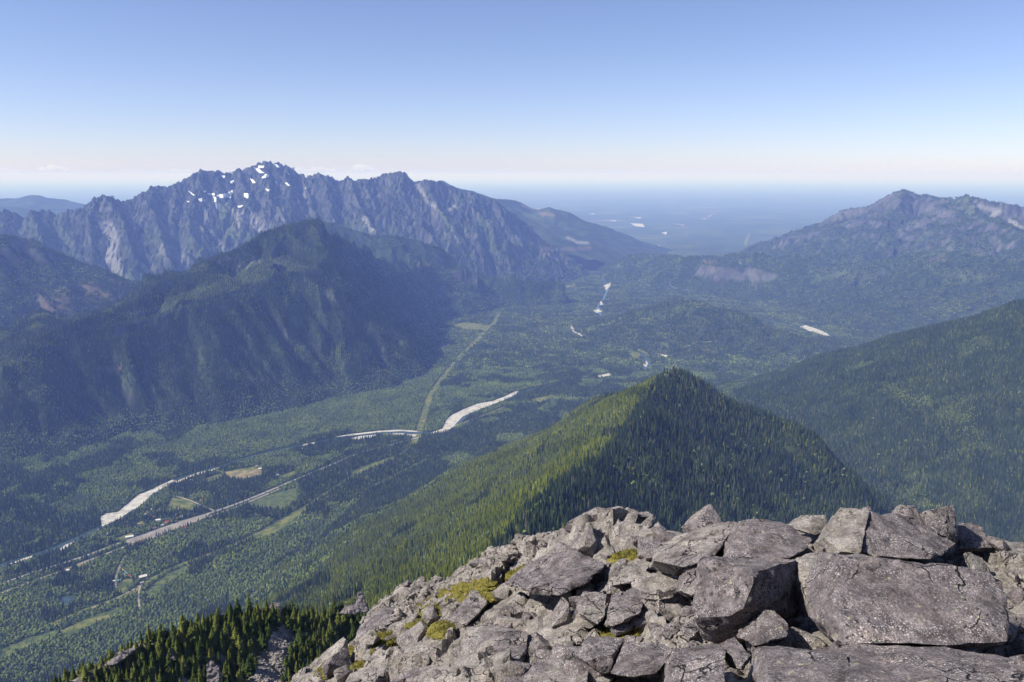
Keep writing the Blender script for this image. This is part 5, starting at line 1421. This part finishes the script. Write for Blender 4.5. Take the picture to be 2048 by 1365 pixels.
hf_obj('rocky_shoulder', hS, CS, shoulder_mat, 'rocky heather shoulder below the boulders', 'hill', -400)


def fir_parts(seed):
    """trunk and a crown of drooping branch sprays, one metre tall"""
    r = random.Random(seed); V = []; F = []
    tiers = 15; wmax = r.uniform(.15, .21)
    for k in range(tiers):
        f = k / tiers; z = 0.05 + 0.90 * f
        L0 = wmax * (1 - f) ** 0.8 * r.uniform(.8, 1.1) + .012
        nb = 9 if f < .6 else 6; a0 = r.random() * 6.28
        for j in range(nb):
            if r.random() < 0.08: continue
            a = a0 + j * 6.283 / nb + r.uniform(-.25, .25); L = L0 * r.uniform(.65, 1.15); w = L * r.uniform(.26, .40) + .010
            ca, sa = math.cos(a), math.sin(a); dz = -L * r.uniform(.15, .5); k0 = len(V)
            V += [(0, 0, z + .035), (L * .5 * ca - w * sa, L * .5 * sa + w * ca, z + dz * .45), (L * ca, L * sa, z + dz), (L * .5 * ca + w * sa, L * .5 * sa - w * ca, z + dz * .45), (L * .55 * ca, L * .55 * sa, z + .03 + dz * .2)]
            F += [(k0, k0 + 4, k0 + 1), (k0 + 1, k0 + 4, k0 + 2), (k0 + 2, k0 + 4, k0 + 3), (k0 + 3, k0 + 4, k0)]
    k0 = len(V)
    for j in range(5): V.append((.018 * math.cos(j * 1.257), .018 * math.sin(j * 1.257), .88))
    V.append((0, 0, 1.0)); F += [(k0 + j, k0 + (j + 1) % 5, k0 + 5) for j in range(5)]
    cr = bpy.data.meshes.new('crown'); cr.from_pydata(V, [], F); cr.materials.append(M['fir'])
    V = []; F = []
    for j in range(6): V += [(.022 * math.cos(j * 1.047), .022 * math.sin(j * 1.047), -.10), (.006 * math.cos(j * 1.047), .006 * math.sin(j * 1.047), .93)]
    F = [(2 * j, (2 * j + 2) % 12, (2 * j + 3) % 12, 2 * j + 1) for j in range(6)]
    tk = bpy.data.meshes.new('trunk'); tk.from_pydata(V, [], F); tk.materials.append(M['bark'])
    return cr, tk


M['fir'] = mat_tree('fir_needles', (0.028, 0.046, 0.012), (0.066, 0.086, 0.019), (0.130, 0.138, 0.030))
FIRS = [fir_parts(700 + i) for i in range(7)]
r = random.Random(31)
LM = [((540, 1230), 'by the grey crag'), ((560, 1320), 'beside the scree chute'), ((425, 1345), 'around the square grey boulder'), ((230, 1330), 'on the bare rocky left end'), ((330, 1270), 'on the left crest of the shoulder'),
      ((640, 1215), 'on the right crest of the shoulder'), ((690, 1290), 'next to the rock heap'), ((650, 1330), 'at the bottom edge beside the rock heap'), ((620, 1260), 'right of the scree chute'), ((700, 1230), 'under the spire crag'), ((740, 1215), 'behind the spire crag'), ((600, 1350), 'low on the right of the scree chute'), ((390, 1290), 'near the dark notched outcrop'), ((470, 1275), 'by the small grey outcrop'), ((250, 1365), 'below the bare rock rib'), ((590, 1225), 'between the grey crag and the right crest'), ((460, 1240), 'on the middle crest of the shoulder'), ((330, 1345), 'in the lower left hollow'), ((490, 1310), 'left of the scree chute')]
spots_ = []; tries = 0
while len(spots_) < 300 and tries < 9000:
    tries += 1
    qx, qy = r.uniform(70, 770), r.uniform(1195, 1400)
    if in_poly(np.array([qx]), np.array([qy]), SCREE)[0] or (in_poly(np.array([qx]), np.array([qy]), CRESTR)[0] and r.random() < .8): continue
    p = hit(hS, np.array([qx]), np.array([qy]), 190., 380., 1.5)[0]
    if not np.isfinite(p[0]): continue
    if any((p[0] - s[0][0]) ** 2 + (p[1] - s[0][1]) ** 2 < s[1] for s in spots_): continue
    left = sstep(330, 150, qx)
    hgt = r.uniform(3.2, 8.2) * (1 - 0.35 * float(left))
    spots_.append((p, r.uniform(1.0, 5.0), hgt, qx, qy))
for i, (p, _, hgt, qx, qy) in enumerate(spots_):
    root = link(bpy.data.objects.new('fir_tree', None)); root.location = p; root.rotation_euler = (r.gauss(0, .03), r.gauss(0, .03), r.uniform(0, 6.28))
    wd = r.uniform(1.1, 1.7); root.scale = (hgt * wd, hgt * wd, hgt)
    lm = min(LM, key=lambda q: (q[0][0] - qx) ** 2 + (q[0][1] - qy) ** 2)[1]
    sz = 'short' if hgt < 4.6 else 'medium height' if hgt < 6.6 else 'tall'
    tag(root, '%s dark subalpine fir %s' % (sz, lm), 'tree', '%s firs %s' % (sz, lm))
    cr, tk = FIRS[i % 7]
    link(bpy.data.objects.new('crown', cr), root); link(bpy.data.objects.new('trunk', tk), root)


def crag(label, pts, back=2.5, down=1.5):
    boulder(label, label, pts, back, down, 'outcrop', 1.5, 0.35, 'rocks on the wooded shoulder', 'outcrop', 0.12)


crag('grey crag standing among firs near the top of the shoulder', [(526, 1250, 297), (530, 1222, 300), (548, 1204, 302), (560, 1206, 302), (562, 1228, 300), (552, 1246, 297)])
crag('square grey boulder standing alone among the firs at the bottom', [(413, 1330, 262), (420, 1322, 263), (437, 1332, 263), (440, 1350, 261), (432, 1390, 258), (414, 1390, 258)])
crag('jagged spire crag left of the rock heap skyline', [(712, 1216, 318), (714, 1188, 321), (722, 1184, 322), (732, 1205, 320), (740, 1230, 317)])
crag('low ledge crag below the spire', [(676, 1228, 308), (690, 1214, 310), (716, 1208, 312), (720, 1226, 309)])
crag('long bare rock rib on the left end of the shoulder', [(205, 1334, 252), (232, 1312, 256), (258, 1298, 259), (276, 1290, 261), (270, 1300, 259), (240, 1324, 254)])
crag('small grey outcrop in the middle of the firs', [(458, 1262, 283), (464, 1248, 285), (474, 1254, 285), (472, 1268, 283)])
crag('dark notched outcrop left of the square boulder', [(330, 1315, 262), (345, 1292, 266), (356, 1300, 266), (350, 1322, 262)])
FIRK = bpy.data.collections.new('small_fir_kinds')
for i in range(5):
    o = bpy.data.objects.new('small_fir_kind_%d' % i, FIRS[i][0]); FIRK.objects.link(o)
Q = hit(hS, rng.uniform(60, 790, 3000), rng.uniform(1185, 1420, 3000), 190., 385., 1.5)
Q = Q[np.isfinite(Q[:, 0])]; pxx, pyy, _ = project(Q)
Q = Q[~in_poly(pxx, pyy, SCREE) & ~in_poly(pxx, pyy, CRESTR) & (fbm(Q[:, 0] / 7, Q[:, 1] / 7, 71, 3) > -0.15)]
hh = rng.uniform(1.2, 4.8, len(Q)); wd = rng.uniform(1.1, 2.0, len(Q))
scatter('fir_thicket', Q, rng.integers(0, 5, len(Q)), np.stack([hh * wd, hh * wd, hh], -1), scatter_tree(FIRK), 'low scrubby young firs filling the shoulder', 'thicket')
SC = hit(hS, rng.uniform(470, 595, 2600), rng.uniform(1250, 1400, 2600), 190., 380., 1.5)
pxx, pyy, _ = project(SC)
SC = SC[np.isfinite(SC[:, 0]) & in_poly(pxx, pyy, SCREE)]
ob = scatter('scree', SC, rng.integers(0, 6, len(SC)), np.minimum(0.35 + rng.exponential(0.35, len(SC)), 2.0), GN_RUB, 'grey scree chute running down between the firs', 'scree')

# ------------------------------------------------------------------ small clouds far away, above the haze
m = bpy.data.materials.new('cloud'); m.use_nodes = True
nt = m.node_tree; nt.nodes.clear()
out = N(nt, 'ShaderNodeOutputMaterial'); pv = N(nt, 'ShaderNodeVolumePrincipled')
pv.inputs['Color'].default_value = (1, 1, 1, 1); pv.inputs['Density'].default_value = 0.0008
nt.links.new(pv.outputs[0], out.inputs['Volume'])
for px, w, hgt, lb in [(125, 62, 13, 'bright cumulus puff left of the snowy range'), (28, 60, 9, 'flat faint cloud at the left edge'), (375, 60, 8, 'low cloud bank behind the left crest'), (648, 52, 11, 'puffy cloud behind the spires'), (732, 42, 15, 'rounded cumulus puff right of the spires'), (1976, 40, 6, 'thin wisp over the right hand mountain'), (600, 50, 9, 'low cloud just right of the summit')]:
    D = 98000.; k = D / FPX; r = random.Random(px)
    bm = bmesh.new(); W = w * k; Hc = hgt * k * 0.75
    for j in range(26):
        s = r.uniform(.12, .34) * Hc * 1.7; x = r.gauss(0, .22) * W
        env = max(.15, 1 - (2 * x / W) ** 2)
        ret = bmesh.ops.create_icosphere(bm, subdivisions=2, radius=s)
        zc = s * .75 + r.uniform(0, .75) * Hc * env
        for v in ret['verts']: v.co = Vector((v.co.x * 1.5 + x, v.co.y * 2 + r.uniform(-.02, .02) * W, v.co.z * .8 + zc))
    me = bpy.data.meshes.new('cloud'); bm.to_mesh(me); bm.free(); me.materials.append(m)
    o = link(bpy.data.objects.new('cloud', me)); o.location = (D * (px - 1024) / FPX, D, 250 + 0.1 * Hc)
    rm = o.modifiers.new('skin', 'REMESH'); rm.mode = 'VOXEL'; rm.voxel_size = 90
    tag(o, lb, 'cloud', 'small clouds over the horizon')


# ------------------------------------------------------------------ the air
bm = bmesh.new()
bmesh.ops.create_cube(bm, size=1)
me = bpy.data.meshes.new('haze'); bm.to_mesh(me); bm.free()
hz = link(bpy.data.objects.new('haze', me))
Z0, Z1 = GZ - 130.0, 240.0
hz.location = (0, 192500, (Z0 + Z1) / 2); hz.scale = (562000, 397000, Z1 - Z0)
m = bpy.data.materials.new('haze'); m.use_nodes = True
nt = m.node_tree; nt.nodes.clear()
out = N(nt, 'ShaderNodeOutputMaterial'); pv = N(nt, 'ShaderNodeVolumePrincipled')
pv.inputs['Color'].default_value = (0.27, 0.41, 1.0, 1)
pv.inputs['Absorption Color'].default_value = (1, 1, 1, 1)
pv.inputs['Density'].default_value = 3.9e-5
pv.inputs['Anisotropy'].default_value = 0.0
nt.links.new(pv.outputs[0], out.inputs['Volume'])
me.materials.append(m)
tag(hz, 'blue summer haze filling the valley', 'haze', kind='stuff')
